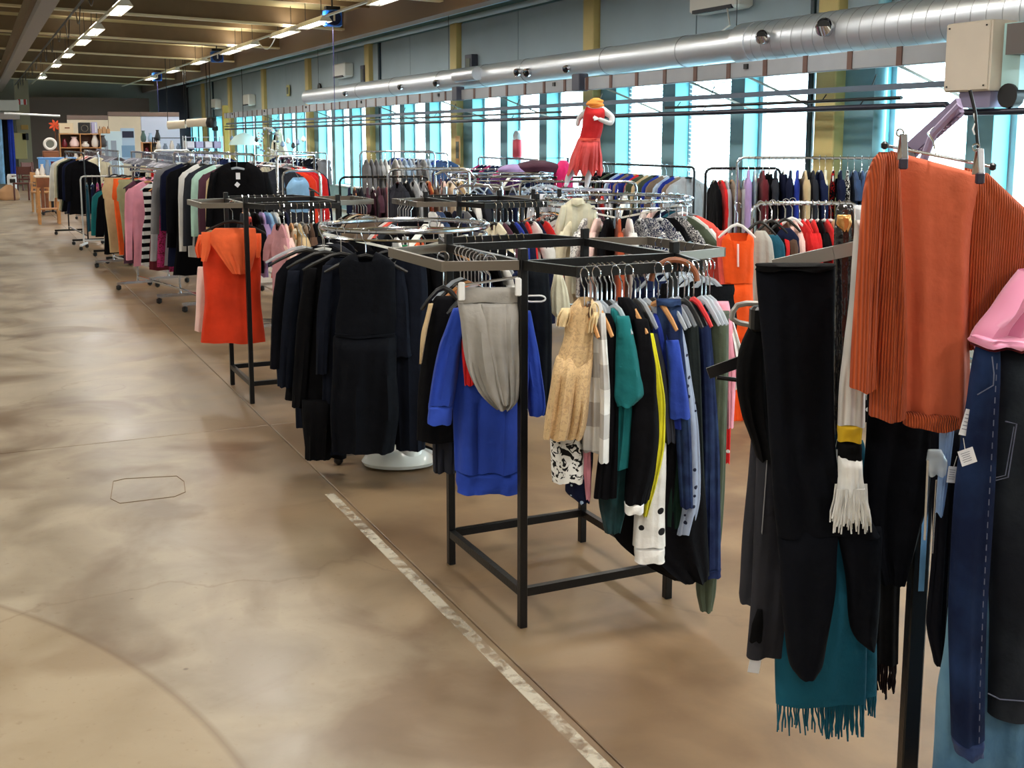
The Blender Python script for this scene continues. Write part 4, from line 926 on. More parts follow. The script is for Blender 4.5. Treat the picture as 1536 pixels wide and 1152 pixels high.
t = thing('black_coat', 'black coat with a beige front edge left of the blue sweatshirt', 'coat', at_d(662, 446, 4.02))
draped('body', None, None, 4.04, [(444, 654, 684), (460, 642, 700), (520, 634, 704), (600, 627, 704), (660, 624, 700)], bk, .045, .010, 48, parent=t)
draped('front_edge', None, None, 3.985, [(455, 643, 650), (500, 632, 640), (545, 629, 633)], fabric('beige'), .012, .003, 49, parent=t, seg=16)
draped('long_black_skirt', 'black skirt hanging lowest left of the blue sweatshirt', 'skirt', 4.10, [(560, 640, 690), (640, 648, 692), (706, 650, 692)], fabric('charcoal'), .04, .012, 50, freq=6)
hang(664, 4.02, .20, 'black', W1)
for k in range(9): hang(690 + 5.5 * k, 4.25 - .05 * k, .26, ('clear', 'black', 'wood', 'orange')[k % 4], W1, near=True)
draped('black_trousers', 'black trousers on a white looped clip behind the corner post', 'trousers', 4.06, [(400, 790, 822), (480, 794, 828), (620, 800, 826)], fabric((20, 24, 30)), .03, .008, 51)
t = thing('looped_clip', 'white oval loop clip beside the near corner post', 'clip', at_d(803, 448, 3.99), -YAW)
MB().tube([(.022 * math.cos(a) + (.014 if math.cos(a) > 0 else -.014), 0, .011 * math.sin(a)) for a in [2 * PI * i / 20 for i in range(20)]], .0035, 6, closed=True).obj('loop', white_pl, t)
draped('cream_scarf', 'cream cloth hanging between the corner post and beige child dress', 'scarf', 4.15, [(404, 832, 842), (440, 826, 852), (466, 826, 856), (478, 834, 848)], fabric('ivory'), .02, .006, 52)
# back and right rails of the near rack
fill_rail((1.74, 4.32), (2.16, 4.32), RH, [('shirt', 'jet'), ('jacket', 'charcoal'), ('shirt', 'navy'), ('longsleeve', 'jet'), ('shirt', 'white'), ('top', 'indigo'), ('longsleeve', 'jet'), ('shirt', 'denim')], 'the back rail of the near black rack', kw=.72, hcols=('clear', 'black'))
fill_rail((2.50, 4.00), (2.50, 3.48), RH, [('trousers', 'navy'), ('folded', 'charcoal'), ('trousers', 'indigo'), ('folded', 'brown'), ('trousers', 'jet'), ('folded', 'taupe'), ('trousers', 'jet')], 'the right rail of the near black rack', kw=.72, hcols=('clear',))
p = at_d(1012, 392, 3.70)
tag(MB().tube([(p.x + .075 * math.cos(a) * math.cos(-YAW), p.y + .075 * math.cos(a) * math.sin(-YAW), 1.235 + .07 * math.sin(a)) for a in [PI * i / 14 for i in range(15)]], .010, 8).obj('wooden_loop', wood2), 'brown curved wooden handle lying over the front rail of the near rack', 'handle')

# ================================================================== FIRST ROUND RACK WITH BLACK CLOTHES
W2 = 'the round rack of black dresses'
RC = at_h(608, 338, 1.25); RR = .43
R2 = ring_rack('chrome round rack crowded with black dresses beside the walkway', RC.x, RC.y, RR, 1.25)
pb = at_h(598, 690, .03)
t = thing('plastic_shell', 'white glossy lobed plastic shell on the floor under the black dresses', 'shell', (pb.x, pb.y, 0), -YAW)
MB().lathe([(.13, 0), (.175, .012), (.185, .03), (.165, .06), (.11, .09), (.05, .105), (.012, .11)], n=40, sx=1.05, sy=.7).obj('dome', mat('glossy_white_plastic', (226, 230, 226), .18), t)
MB().lathe([(.06, .02), (.075, .05), (.06, .10), (.02, .13)], (.06, -.02, 0), 24).obj('lobe', mat('glossy_white_plastic', (226, 230, 226), .18), t)
blk = fabric((13, 15, 21)); blk2 = fabric((19, 23, 34)); blk3 = fabric((10, 10, 13))
t = thing('black_dress', 'sleeveless v-neck black dress facing the camera at the front of the round rack', 'dress', at_d(547, 385, 5.42))
draped('bodice', None, None, 5.42, [(378, 534, 564), (386, 518, 580), (397, 509, 591), (430, 510, 594), (470, 505, 594), (500, 503, 592)], blk, .04, .006, 61, parent=t, neck=.11, capt=False)
draped('waistband', None, None, 5.417, [(499, 502.5, 592.5), (505, 502.5, 592.5)], blk, .042, .002, 61, parent=t, nz=4)
draped('skirt_panel', None, None, 5.42, [(503, 501, 594), (560, 498, 596), (620, 497, 597), (676, 498, 592)], blk, .07, .022, 62, freq=7, parent=t)
hang(547, 5.43, .40, 'black', W2, 1.25)
for i, (d, rows, m_, sleeve, lab) in enumerate((
    (5.60, [(392, 470, 500), (404, 456, 520), (450, 452, 520), (560, 448, 520), (686, 458, 520)], blk3, [(402, 458, 476), (480, 446, 470), (560, 440, 464), (610, 438, 458)], 'long black dress directly left behind the v-neck black dress'),
    (5.72, [(394, 446, 470), (408, 430, 490), (460, 428, 492), (560, 440, 492), (640, 444, 490)], blk2, [(406, 432, 450), (480, 424, 446), (560, 420, 440), (580, 420, 438)], 'black jacket second left from the v-neck black dress'),
    (5.85, [(388, 440, 462), (402, 420, 476), (460, 414, 480), (520, 412, 480), (578, 416, 470)], fabric((15, 22, 38)), [(402, 420, 440), (450, 412, 432), (490, 408, 428), (512, 408, 426)], 'dark navy top with a white round badge, leftmost on the round rack'),
    (5.50, [(384, 600, 622), (398, 592, 638), (450, 590, 642), (540, 588, 640), (674, 594, 638)], blk2, [(400, 588, 604), (440, 586, 612), (520, 590, 616), (534, 592, 618)], 'black dress with short sleeves right of the v-neck black dress'),
    (5.62, [(380, 626, 648), (392, 618, 664), (450, 616, 668), (560, 622, 664), (660, 624, 656)], blk3, [(394, 646, 664), (450, 650, 672), (520, 646, 668)], 'black jumper hanging on the right of the round rack'),
    (5.95, [(372, 640, 660), (384, 628, 680), (440, 630, 684), (540, 636, 684)], blk, [(386, 662, 680), (440, 668, 690), (500, 670, 690)], 'black cardigan on a pale wooden hanger at the round rack'),
    (5.52, [(386, 500, 520), (398, 486, 530), (480, 484, 530), (640, 482, 530), (680, 470, 520)], blk2, [(398, 484, 500), (470, 476, 496), (560, 474, 492)], 'black tunic partly hidden by the left side of the v-neck dress'),
    (5.66, [(388, 575, 600), (400, 570, 612), (520, 572, 612), (664, 576, 604)], blk, [(400, 598, 612), (500, 600, 618), (620, 602, 614)], 'black knit dress half hidden by the right side of the v-neck dress'))):
    t = thing(('dress', 'jacket', 'top', 'dress', 'jumper', 'cardigan', 'tunic', 'dress')[i], lab, ('dress', 'jacket', 'top', 'dress', 'sweater', 'cardigan', 'top', 'dress')[i], at_d((rows[0][1] + rows[0][2]) / 2, rows[0][0], d))
    draped('body', None, None, d, rows, m_, .04, .014, 70 + i, parent=t, freq=5, capt=False)
    draped('sleeve', None, None, d - .045, sleeve, m_, .03, .008, 80 + i, parent=t, seg=24)
    if i == 2:
        q = at_d(431, 406, d - .11); T = thing('round_badge', 'white round badge on the dark navy top', 'badge', q, -YAW)
        MB().torus((0, 0, 0), .026, .007, 28, 6, 'Y').obj('ring', white_pl, T); MB().tube([(.004, -.002, .010), (-.004, -.002, -.004), (.006, -.002, -.006), (.010, -.002, .002)], .0035, 6).obj('letter_mark', white_pl, T)
    hang((rows[0][1] + rows[0][2]) / 2, d, .38, 'wood' if i == 5 else ('black', 'black', 'clear')[i % 3], W2, 1.25, near=True)
fill_ring((RC.x, RC.y), RR, 1.25, [('longsleeve', 'jet'), ('dress', 'black'), ('cardigan', 'navy'), ('dress', 'jet'), ('shirt', 'orange'), ('shirt', 'white'), ('jacket', 'black'), ('longsleeve', 'jet'), ('dress', 'black'), ('shirt', 'charcoal'), ('dress', 'jet'), ('longsleeve', 'black')], W2, a0=-.2, a1=PI * 1.0, hcols=('black', 'white'))
draped('black_petticoat', 'black hem showing lowest at the bottom left of the round rack', 'dress', 5.5, [(600, 452, 500), (650, 456, 500), (687, 458, 496)], blk3, .05, .012, 91, freq=6)
tag(MB().box(at_d(608, 372, 5.6), (.03, .01, .03), rz=-YAW).obj('green_clip', mat('green_plastic_clip', (30, 170, 110), .4), None, smooth=False), 'small green plastic clip below the round chrome rail', 'clip')

# ================================================================== SECOND BLACK RACK WITH THE ORANGE-RED DRESS
W3 = 'the second black square rack'
R3 = square_rack('second black steel square rack from the camera, orange-red top at its corner', 1.53, 7.20, .60, .62)
og_ = fabric((214, 58, 24)); ol_ = fabric((238, 104, 58))
t = thing('orange_red_top', 'orange-red dress with a knotted lighter scarf collar beside the walkway', 'dress', at_d(345, 345, 7.32))
draped('body', None, None, 7.36, [(344, 330, 366), (356, 312, 384), (380, 305, 390), (440, 307, 391), (480, 305, 394), (513, 303, 397)], og_, .06, .014, 101, parent=t, freq=5)
draped('scarf_collar', None, None, 7.27, [(342, 322, 384), (352, 310, 384), (372, 322, 384), (392, 336, 380), (410, 350, 374)], ol_, .05, .016, 102, parent=t, freq=5, hem=0)
draped('scarf_end', None, None, 7.25, [(348, 302, 318), (370, 303, 316), (392, 302, 310)], ol_, .02, .006, 103, parent=t, seg=20)
draped('scarf_end', None, None, 7.30, [(350, 382, 392), (370, 382, 392), (386, 384, 390)], ol_, .02, .006, 104, parent=t, seg=20)
draped('frilled_sleeve', None, None, 7.33, [(352, 298, 312), (372, 293, 308), (386, 297, 306)], ol_, .03, .012, 105, parent=t, freq=8, seg=24)
hang(348, 7.30, .42, 'black', W3, RH)
draped('pale_pink_dress', 'pale pink dress peeping out behind the orange-red dress', 'dress', 7.55, [(400, 296, 330), (450, 294, 330), (496, 292, 325)], fabric('blush'), .04, .010, 106)
fill_rail((1.60, 6.94), (2.08, 6.94), RH, [('shirt', (196, 140, 148), None, {'L': .74}), ('shirt', 'blush', None, {'L': .7}), ('top', 'cream'), ('shirt', 'beige'), ('dress', 'taupe', None, {'L': .7}), ('shirt', 'brown'), ('shirt', 'jet'), ('top', 'khaki'), ('shirt', 'jet'), ('longsleeve', 'charcoal')], 'the front rail of the second black rack', kw=.8)
fill_rail((2.08, 8.08), (1.62, 8.08), RH, [('shirt', 'navy'), ('top', 'jet'), ('shirt', 'white'), ('longsleeve', 'sky'), ('shirt', 'lilac'), ('shirt', 'jet'), ('top', 'coral'), ('shirt', 'charcoal')], 'the back rail of the second black rack', kw=.75)
fill_rail((2.39, 7.3), (2.39, 7.8), RH, [('shirt', 'taupe'), ('longsleeve', 'jet'), ('shirt', 'cream'), ('longsleeve', 'brown'), ('shirt', 'jet'), ('top', 'white')], 'the right rail of the second black rack', kw=.8)

# ================================================================== THIRD BLACK RACK
W4 = 'the third black square rack'
R4 = square_rack('third black steel square rack, behind the round rack of black dresses', 2.80, 6.75, .56, .60)
fill_rail((2.86, 6.49), (3.34, 6.49), RH, [('jacket', 'cream'), ('jacket', 'plum'), ('jacket', 'jet'), ('longsleeve', 'royal'), ('jacket', 'navy'), ('longsleeve', 'red'), ('shirt', 'white'), ('jacket', 'navy'), ('longsleeve', 'red')], 'the front rail of the third black rack', kw=.85)
fill_rail((2.54, 7.28), (2.54, 6.85), RH, [('longsleeve', 'jet'), ('shirt', 'white'), ('shirt', 'coral'), ('longsleeve', 'brown'), ('shirt', 'charcoal'), ('longsleeve', 'jet')], 'the left rail of the third black rack', kw=.85)
fill_rail((3.34, 7.61), (2.86, 7.61), RH, [('longsleeve', 'jet'), ('shirt', 'grey'), ('jacket', 'navy'), ('shirt', 'jet'), ('longsleeve', 'denim'), ('shirt', 'white')], 'the back rail of the third black rack', kw=.85)

# ================================================================== SECOND ROUND RACK
W5 = 'the wide round rack near the windows'
C5 = at_h(928, 297, 1.30); 
R5 = ring_rack('wide chrome round rack of mixed tops on the window side', C5.x, C5.y, .49, 1.30)
fl_ = ('floral', 'white', 2.0)
items5 = [('longsleeve', 'grey'), ('shirt', 'petrol'), ('jacket', 'navy'), ('jacket', 'jet'), ('longsleeve', 'blush'), ('shirt', 'white'), ('shirt', 'navy'), ('jacket', 'jet'), ('longsleeve', 'lightblue'), ('shirt', 'jet'), ('longsleeve', 'plum'), ('shirt', 'silver'),
          ('longsleeve', 'maroon', fl_), ('shirt', 'jet'), ('longsleeve', 'olive'), ('shirt', 'mustard'), ('shirt', 'blush'), ('longsleeve', 'plum', fl_), ('shirt', 'navy', fl_), ('shirt', 'rust', fl_), ('shirt', 'cream'), ('shirt', 'white', ('floral', 'grey', .8)), ('shirt', 'blush'), ('longsleeve', 'jet'),
          ('longsleeve', 'rust'), ('shirt', 'white'), ('longsleeve', 'navy', fl_), ('longsleeve', 'indigo', fl_), ('shirt', 'olive'), ('shirt', 'white'), ('longsleeve', 'coral')]
items5 = items5[:12] + [('longsleeve', 'jet', fl_), ('shirt', 'blush'), ('jacket', 'charcoal')] + items5[12:20] + [('shirt', 'jet', fl_), ('top', 'white'), ('shirt', 'maroon', fl_)] + items5[20:28] + [('shirt', 'indigo', fl_), ('longsleeve', 'jet'), ('shirt', 'charcoal', fl_)] + items5[28:]
fill_ring((C5.x, C5.y), .49, 1.30, items5, W5, a0=-.15, a1=2 * PI - .75, hcols=('black', 'white', 'clear', 'white', 'clear'), kw=.92)
t = thing('orange_dress', 'bright orange zipped sleeveless dress on a white hanger facing the camera', 'dress', at_d(1107, 350, 6.75))
od = fabric((236, 84, 24))
draped('bodice', None, None, 6.75, [(350, 1092, 1122), (358, 1084, 1130), (372, 1082, 1131), (400, 1085, 1130), (424, 1087, 1129)], od, .04, .006, 111, parent=t, neck=.16, capt=False)
draped('skirt_panel', None, None, 6.75, [(422, 1087, 1129), (460, 1084, 1130), (540, 1086, 1132), (600, 1090, 1134), (652, 1096, 1132)], od, .045, .018, 112, parent=t, freq=6)
draped('zip', None, None, 6.695, [(366, 1105.5, 1108.5), (400, 1105.5, 1108.5)], fabric('blush'), .006, 0, 1, parent=t, seg=12, nz=6)
hang(1107, 6.76, .40, 'white', W5, 1.30)
draped('coral_sleeve_top', 'coral red long top left of the bright orange zipped dress', 'top', 6.82, [(346, 1074, 1086), (380, 1076, 1090), (440, 1080, 1092), (470, 1082, 1090)], fabric('coral'), .03, .006, 113)
for i, (c_, rows, lab) in enumerate(((fabric((170, 166, 158)), [(346, 1134, 1148), (360, 1126, 1158), (400, 1124, 1162), (470, 1124, 1160)], 'pale grey top right of the bright orange zipped dress'),
     (fabric('petrol'), [(352, 1152, 1166), (366, 1144, 1176), (400, 1142, 1178), (470, 1142, 1176)], 'petrol blue top second right of the bright orange dress'),
     (fabric('navy'), [(342, 1172, 1186), (354, 1162, 1198), (400, 1160, 1206), (470, 1160, 1204)], 'navy top third right of the bright orange dress'),
     (fabric('blush'), [(340, 1182, 1196), (352, 1172, 1208), (380, 1170, 1216), (470, 1170, 1214)], 'very pale pink jacket fourth right of the bright orange dress'))):
    draped('top', lab, 'top', 6.95 + .12 * i, rows, c_, .035, .010, 114 + i, freq=4)
    hang(rows[0][1] + 7, 6.95 + .12 * i, .36, ('black', 'black', 'black', 'white')[i], W5, 1.30, near=True)
hang(866, 7.26, .62, 'black', W5_, 1.36)
t = thing('cream_shirt', 'cream long-sleeved collared shirt facing the camera left of the wide round rack', 'shirt', at_d(866, 298, 7.25))
iv = fabric('ivory', 'vstripe', (206, 204, 184), .5)
draped('body', None, None, 7.25, [(298, 858, 874), (306, 846, 886), (316, 840, 892), (380, 838, 892), (440, 838, 892)], iv, .05, .014, 121, parent=t, freq=6, neck=.06)
draped('sleeve', None, None, 7.23, [(308, 842, 852), (340, 832, 846), (380, 826, 842), (410, 822, 838)], iv, .035, .008, 122, parent=t, seg=24)
draped('sleeve', None, None, 7.27, [(308, 882, 892), (340, 888, 902), (390, 892, 908)], iv, .035, .008, 123, parent=t, seg=24)
draped('collar', None, None, 7.19, [(297, 858, 874), (306, 856, 876)], fabric('ivory'), .03, .004, 124, parent=t, seg=20, nz=5)
draped('white_skirt', 'sheer white skirt clipped by two black clips left of the cream shirt', 'skirt', 7.9, [(291, 796, 846), (310, 792, 850), (360, 788, 852), (400, 786, 854)], fabric((214, 220, 230), 'floral', (196, 204, 216), .3), .05, .014, 125, freq=7)
for k, px in enumerate((800, 839)): tag(MB().box(at_d(px, 291, 7.84), (.03, .05, .07), rz=-YAW, bev=.004).obj('clip', black_pl, None, smooth=False), '%s black clip holding the sheer white skirt' % ('left', 'right')[k], 'clip')
# ================================================================== FOREGROUND DISPLAY STAND AT THE RIGHT
PD = 2.2
pp = at_d(1372, 950, PD)
t = F1 = thing('display_stand', 'black pole display stand with sloping notched arms at the right edge', 'clothes rack', (pp.x, pp.y, 0), -YAW)
MB().box((0, 0, .76), (.034, .034, 1.44), bev=.003).obj('pole', black_metal, t, smooth=False)
MB().box((0, -.02, 1.02), (.012, .004, .45)).obj('chrome_strip', chrome, t, smooth=False)
for a in range(4):
    d = Vector((math.cos(a * PI / 2 + .5), math.sin(a * PI / 2 + .5), 0)); MB().bar(d * .02 + Vector((0, 0, .045)), d * .42 + Vector((0, 0, .045)), .035, .03).obj('foot', black_metal, t, smooth=False)
    MB().lathe([(.02, 0), (.024, .01), (.02, .03)], tuple(d * .40), 10).obj('glide', black_pl, t)
inv = (Matrix.Translation(t.location) @ Matrix.Rotation(-YAW, 4, 'Z')).inverted()
def LP(px, py, d): return inv @ at_d(px, py, d)
MB().bar(LP(1160, 399, 2.25), LP(1250, 379, 2.22), .012, .026).obj('support_arm', mat('pale_grey_arm', (150, 146, 140), .4, .3), t, smooth=False)
MB().bar(LP(1250, 379, 2.22), LP(1372, 352, 2.2), .012, .026).obj('support_arm', mat('pale_grey_arm', (150, 146, 140), .4, .3), t, smooth=False)
MB().tube([LP(1160, 456, 2.3), LP(1120, 455, 2.3), LP(1106, 458, 2.3), LP(1099, 468, 2.3), LP(1098, 478, 2.3), LP(1108, 484, 2.3), LP(1152, 493, 2.3)], .006, 8).obj('wire_loop', mat('pale_grey_arm', (150, 146, 140), .4, .3), t)
MB().bar(LP(1062, 560, 2.35), LP(1150, 528, 2.35), .006, .024).obj('flat_arm', mat('dark_satin_arm', (46, 44, 46), .3, .6), t, smooth=False)
MB().tube([LP(1075, 566, 2.35), LP(1115, 571, 2.35), LP(1150, 575, 2.35)], .005, 6).obj('lower_wire', black_metal, t)
MB().bar(LP(1150, 528, 2.35), LP(1372, 470, 2.21), .006, .024).obj('flat_arm', mat('dark_satin_arm', (46, 44, 46), .3, .6), t, smooth=False)
# notched sloping arm
vio = mat('violet_grey_notched_arm', (150, 138, 172), .45, .2)
A = LP(1440, 158, 2.15); B_ = LP(1364, 226, 2.3); nb = MB(); nb.bar(A, B_, .010, .030)
u = (B_ - A).normalized(); perp = Vector((u.z, 0, -u.x)) if u.z < 0 else Vector((-u.z, 0, u.x)); perp = Vector((0, 0, -1)) - u * (Vector((0, 0, -1)).dot(u)); perp.normalize()
nb.obj('notched_arm', vio, t, smooth=False)
for k in range(14):
    c = A + (B_ - A) * ((k + .5) / 14) + perp * .018; MB().box(tuple(c), (.006, .010, .010), ry=.7).obj('notch_tooth', vio, t, smooth=False)
MB().bar(LP(1364, 226, 2.3), LP(1372, 262, 2.2), .012, .02).obj('arm_bracket', black_metal, t, smooth=False)
MB().tube([LP(1440, 158, 2.15), LP(1400, 200, 2.19), LP(1378, 260, 2.2)], .008, 8).obj('arm_stay', vio, t)
MB().tube([LP(1398, 838, 2.1), LP(1408, 838, 2.1), LP(1416, 844, 2.1), LP(1418, 852, 2.1), LP(1412, 857, 2.1), LP(1404, 852, 2.1)], .003, 8).obj('hook', chrome, t)

navyblk = fabric((11, 13, 20)); sooty = fabric((9, 9, 11))
t = thing('black_trousers', 'black tapered trousers hung up at the front left of the right-hand stand', 'trousers', at_d(1192, 396, 2.13))
draped('hip', None, None, 2.13, [(396, 1134, 1251), (440, 1137, 1250), (560, 1146, 1250), (690, 1156, 1252), (750, 1160, 1290), (800, 1164, 1318)], navyblk, .028, .013, 201, parent=t, freq=3.2)
draped('leg', None, None, 2.125, [(790, 1164, 1258), (880, 1172, 1252), (960, 1178, 1240), (996, 1184, 1233), (1012, 1196, 1222)], navyblk, .030, .004, 202, parent=t, freq=2, hem=0)
draped('leg', None, None, 2.135, [(790, 1256, 1322), (880, 1270, 1320), (940, 1276, 1316), (958, 1284, 1314), (967, 1296, 1310)], navyblk, .030, .004, 203, parent=t, freq=2, hem=0)
draped('waistband', None, None, 2.125, [(395, 1133.5, 1252), (404, 1134, 1252.5)], sooty, .031, .001, 204, parent=t, nz=4)
t = thing('black_jersey', 'black jersey with a full sleeve at the far left of the right-hand stand', 'sweater', at_d(1150, 480, 2.24))
draped('body', None, None, 2.25, [(478, 1130, 1180), (520, 1118, 1200), (600, 1122, 1200), (684, 1140, 1200)], sooty, .035, .008, 205, parent=t)
draped('sleeve', None, None, 2.21, [(484, 1126, 1150), (520, 1108, 1150), (570, 1105, 1152), (620, 1112, 1154), (660, 1126, 1156), (686, 1134, 1156)], sooty, .03, .006, 206, parent=t)
MB().box((0, 0, 0), (.05, .03, .05), bev=.006).obj('black_clip', black_pl, t, smooth=False).matrix_local = (Matrix.Translation(t.location)).inverted() @ (Matrix.Translation(at_d(1144, 478, 2.19)) @ Matrix.Rotation(-YAW, 4, 'Z'))
gt = fabric((46, 46, 52)); 
t = thing('grey_trousers', 'charcoal grey trousers with a black pocket patch and a white tag below', 'trousers', at_d(1150, 640, 2.26))
draped('leg', None, None, 2.27, [(640, 1128, 1166), (720, 1122, 1164), (820, 1113, 1160), (890, 1109, 1150), (904, 1111, 1132)], gt, .022, .004, 207, parent=t, freq=2)
draped('leg', None, None, 2.235, [(640, 1136, 1196), (760, 1132, 1192), (880, 1128, 1182), (982, 1119, 1172)], gt, .024, .005, 208, parent=t, freq=2.5)
draped('side_seam', None, None, 2.212, [(660, 1152, 1153.2), (800, 1142, 1143.2)], fabric('grey'), .004, 0, 1, parent=t, seg=8, nz=12)
draped('pocket_patch', None, None, 2.208, [(914, 1136, 1144), (940, 1127, 1145), (962, 1124, 1143)], sooty, .006, .001, 209, parent=t, seg=20, nz=8)
tg = MB().box((0, 0, 0), (.024, .001, .036)).obj('white_tag', mat('paper_tag', (226, 228, 236), .6), t, smooth=False)
tg.matrix_local = Matrix.Translation(t.location).inverted() @ (Matrix.Translation(at_d(1132, 997, 2.23)) @ Matrix.Rotation(-YAW, 4, 'Z') @ Matrix.Rotation(.15, 4, 'Y'))
MB().tube([tuple(at_d(1132, 984, 2.232) - t.location), tuple(at_d(1130, 976, 2.232) - t.location)], .0008, 4).obj('tag_string', white_pl, t)
def folds_mat(name, rgb, rough, bump):
    return mat(name, rgb, rough, 0, bump=bump, bscale=28, spec=.7)
t = thing('garment_cover', 'black shiny plastic garment cover with a gold spot, between trousers and shawl', 'garment cover', at_d(1266, 306, 2.24))
draped('cover', None, None, 2.24, [(306, 1258, 1278), (318, 1252, 1284), (420, 1250, 1283), (560, 1250, 1282), (690, 1252, 1280)], folds_mat('black_crumpled_plastic', (26, 26, 30), .18, .9), .02, .006, 210, parent=t, freq=3)
draped('gold_patch', None, None, 2.215, [(322, 1256, 1276), (334, 1254, 1278), (346, 1262, 1272)], mat('gold_foil', (206, 160, 96), .25, .6, bump=.5, bscale=30), .006, .003, 211, parent=t, seg=20, nz=10)
draped('edge_piping', None, None, 2.225, [(312, 1281, 1283), (440, 1281.5, 1283.5), (640, 1280, 1282)], white_pl, .003, 0, 211, parent=t, seg=8, nz=20)
draped('pale_jacket', 'pale grey jacket shoulder behind the shiny garment cover', 'jacket', 2.42, [(308, 1280, 1300), (330, 1276, 1312), (420, 1274, 1312), (520, 1276, 1312)], fabric('silver'), .03, .008, 212)
# fringed scarves
def fringe(parent, m_, px0, px1, py0, py1, d, n, spread=0.25, r=.0022, seed=1):
    rg = random.Random(seed)
    for k in range(n):
        x = px0 + (px1 - px0) * (k + .5) / n; l = (py1 - py0) * rg.uniform(.72, 1.08); dx = rg.uniform(-1, 1) * (px1 - px0) / n * 1.6 + (x - (px0 + px1) / 2) * spread
        P = [at_d(x, py0 - 4, d), at_d(x + dx * .3 + rg.uniform(-1, 1), py0 + l * .35, d + rg.uniform(-.006, .006)), at_d(x + dx * .7 + rg.uniform(-2, 2), py0 + l * .7, d), at_d(x + dx, py0 + l, d + rg.uniform(-.005, .005))]
        P = [p - parent.location for p in P]
        MB().tube(P, [r, r, r * 1.1, r * .8], 5).obj('fringe_tassel', m_, parent)
t = thing('white_scarf', 'white knitted scarf with a yellow band, black band and long white tassels', 'scarf', at_d(1272, 330, 2.10))
wk = fabric((216, 212, 208), 'rib', (196, 192, 190), .8)
draped('white_knit', None, None, 2.10, [(330, 1283, 1300), (440, 1276, 1298), (520, 1266, 1296), (580, 1259, 1297), (637, 1257, 1296)], wk, .018, .005, 213, parent=t, freq=2)
draped('yellow_band', None, None, 2.10, [(634, 1256.5, 1293), (661, 1257, 1291)], fabric((200, 162, 32)), .019, .003, 213, parent=t, freq=2, nz=8)
draped('black_band', None, None, 2.10, [(660, 1257, 1291), (689, 1257.5, 1292)], sooty, .019, .003, 213, parent=t, freq=2, nz=8)
draped('white_tail', None, None, 2.095, [(684, 1258, 1292), (720, 1258, 1293), (742, 1256, 1296)], fabric('white'), .020, .006, 214, parent=t, freq=5, nz=10)
fringe(t, fabric('white'), 1256, 1297, 738, 788, 2.075, 40, .45, .0020, 3)
fringe(t, fabric('white'), 1253, 1300, 730, 796, 2.10, 34, .30, .0020, 4)
t = thing('teal_scarf', 'wide teal wool scarf with knotted fringe hanging lowest on the stand', 'scarf', at_d(1230, 640, 2.24))
tw = fabric((8, 82, 104))
draped('scarf_layer', None, None, 2.24, [(660, 1180, 1290), (800, 1168, 1298), (960, 1163, 1299), (1056, 1163, 1298)], tw, .014, .004, 215, parent=t, freq=3)
draped('scarf_layer', None, None, 2.27, [(660, 1200, 1296), (800, 1190, 1314), (960, 1188, 1314), (1042, 1190, 1313)], tw, .014, .006, 216, parent=t, freq=3)
fringe(t, tw, 1164, 1240, 1054, 1100, 2.24, 24, .06, .0019, 5)
fringe(t, tw, 1238, 1297, 1056, 1108, 2.245, 26, .06, .0024, 6)
fringe(t, tw, 1296, 1314, 1036, 1076, 2.27, 9, .0, .0022, 7)
t = thing('black_scarf', 'black scarf with a dark fringe right of the teal scarf', 'scarf', at_d(1325, 700, 2.3))
draped('scarf_layer', None, None, 2.30, [(700, 1290, 1352), (820, 1300, 1351), (994, 1306, 1346)], sooty, .016, .005, 217, parent=t, freq=3)
fringe(t, fabric((24, 14, 14)), 1312, 1345, 992, 1046, 2.30, 13, .0, .0024, 8)
t = thing('black_coat', 'black coat hanging under the orange ribbed shawl', 'coat', at_d(1345, 560, 2.18))
draped('body', None, None, 2.18, [(560, 1304, 1404), (640, 1300, 1400), (730, 1294, 1392), (800, 1300, 1374), (868, 1318, 1352)], navyblk, .04, .012, 218, parent=t, freq=4)
draped('spotted_edge', None, None, 2.14, [(600, 1294, 1301), (632, 1293, 1300)], fabric('jet', 'dots', 'white', 3.2), .01, .001, 2, parent=t, seg=14, nz=8)
# the orange shawl
t = thing('orange_shawl', 'burnt orange ribbed knit shawl with a smooth centre panel on a clip hanger', 'shawl', at_d(1395, 240, 2.0))
sm = fabric((196, 96, 66)); rb = fabric((204, 94, 50), 'rib', (168, 70, 34), 3.4)
draped('smooth_panel', None, None, 2.0, [(244, 1334, 1474), (258, 1333, 1470), (300, 1335, 1462), (420, 1345, 1456), (560, 1352, 1456), (606, 1352, 1457), (634, 1358, 1456)], sm, .022, .013, 221, slant=-.26, parent=t, freq=3.2, nz=60, hem=.010)
draped('ribbed_edge', None, None, 1.985, [(228, 1318, 1344), (240, 1312, 1348), (300, 1308, 1350), (400, 1308, 1356), (520, 1310, 1358), (627, 1306, 1357)], rb, .026, .009, 222, parent=t, freq=3, nz=60)
draped('ribbed_edge', None, None, 1.97, [(231, 1316, 1332), (250, 1302, 1326), (300, 1296, 1322), (400, 1288, 1318), (500, 1281, 1314), (584, 1277, 1313)], rb, .024, .007, 223, parent=t, freq=3, nz=60)
draped('bottom_ribbing', None, None, 1.99, [(618, 1352, 1456), (636, 1356, 1456), (642, 1364, 1440)], rb, .024, .002, 224, parent=t, freq=3, nz=14)
draped('ribbed_wing', None, None, 2.01, [(256, 1446, 1484), (290, 1446, 1516), (330, 1446, 1562), (380, 1447, 1566), (430, 1448, 1536), (470, 1449, 1506), (508, 1450, 1474), (524, 1452, 1462)], rb, .020, .006, 225, slant=-.25, parent=t, freq=3, nz=50)
hp = at_d(1408, 233, 1.98)
t = thing('trouser_hanger', 'chrome clip hanger with black end knobs holding the orange shawl', 'hanger', hp, -YAW)
inv = (Matrix.Translation(t.location) @ Matrix.Rotation(-YAW, 4, 'Z')).inverted()
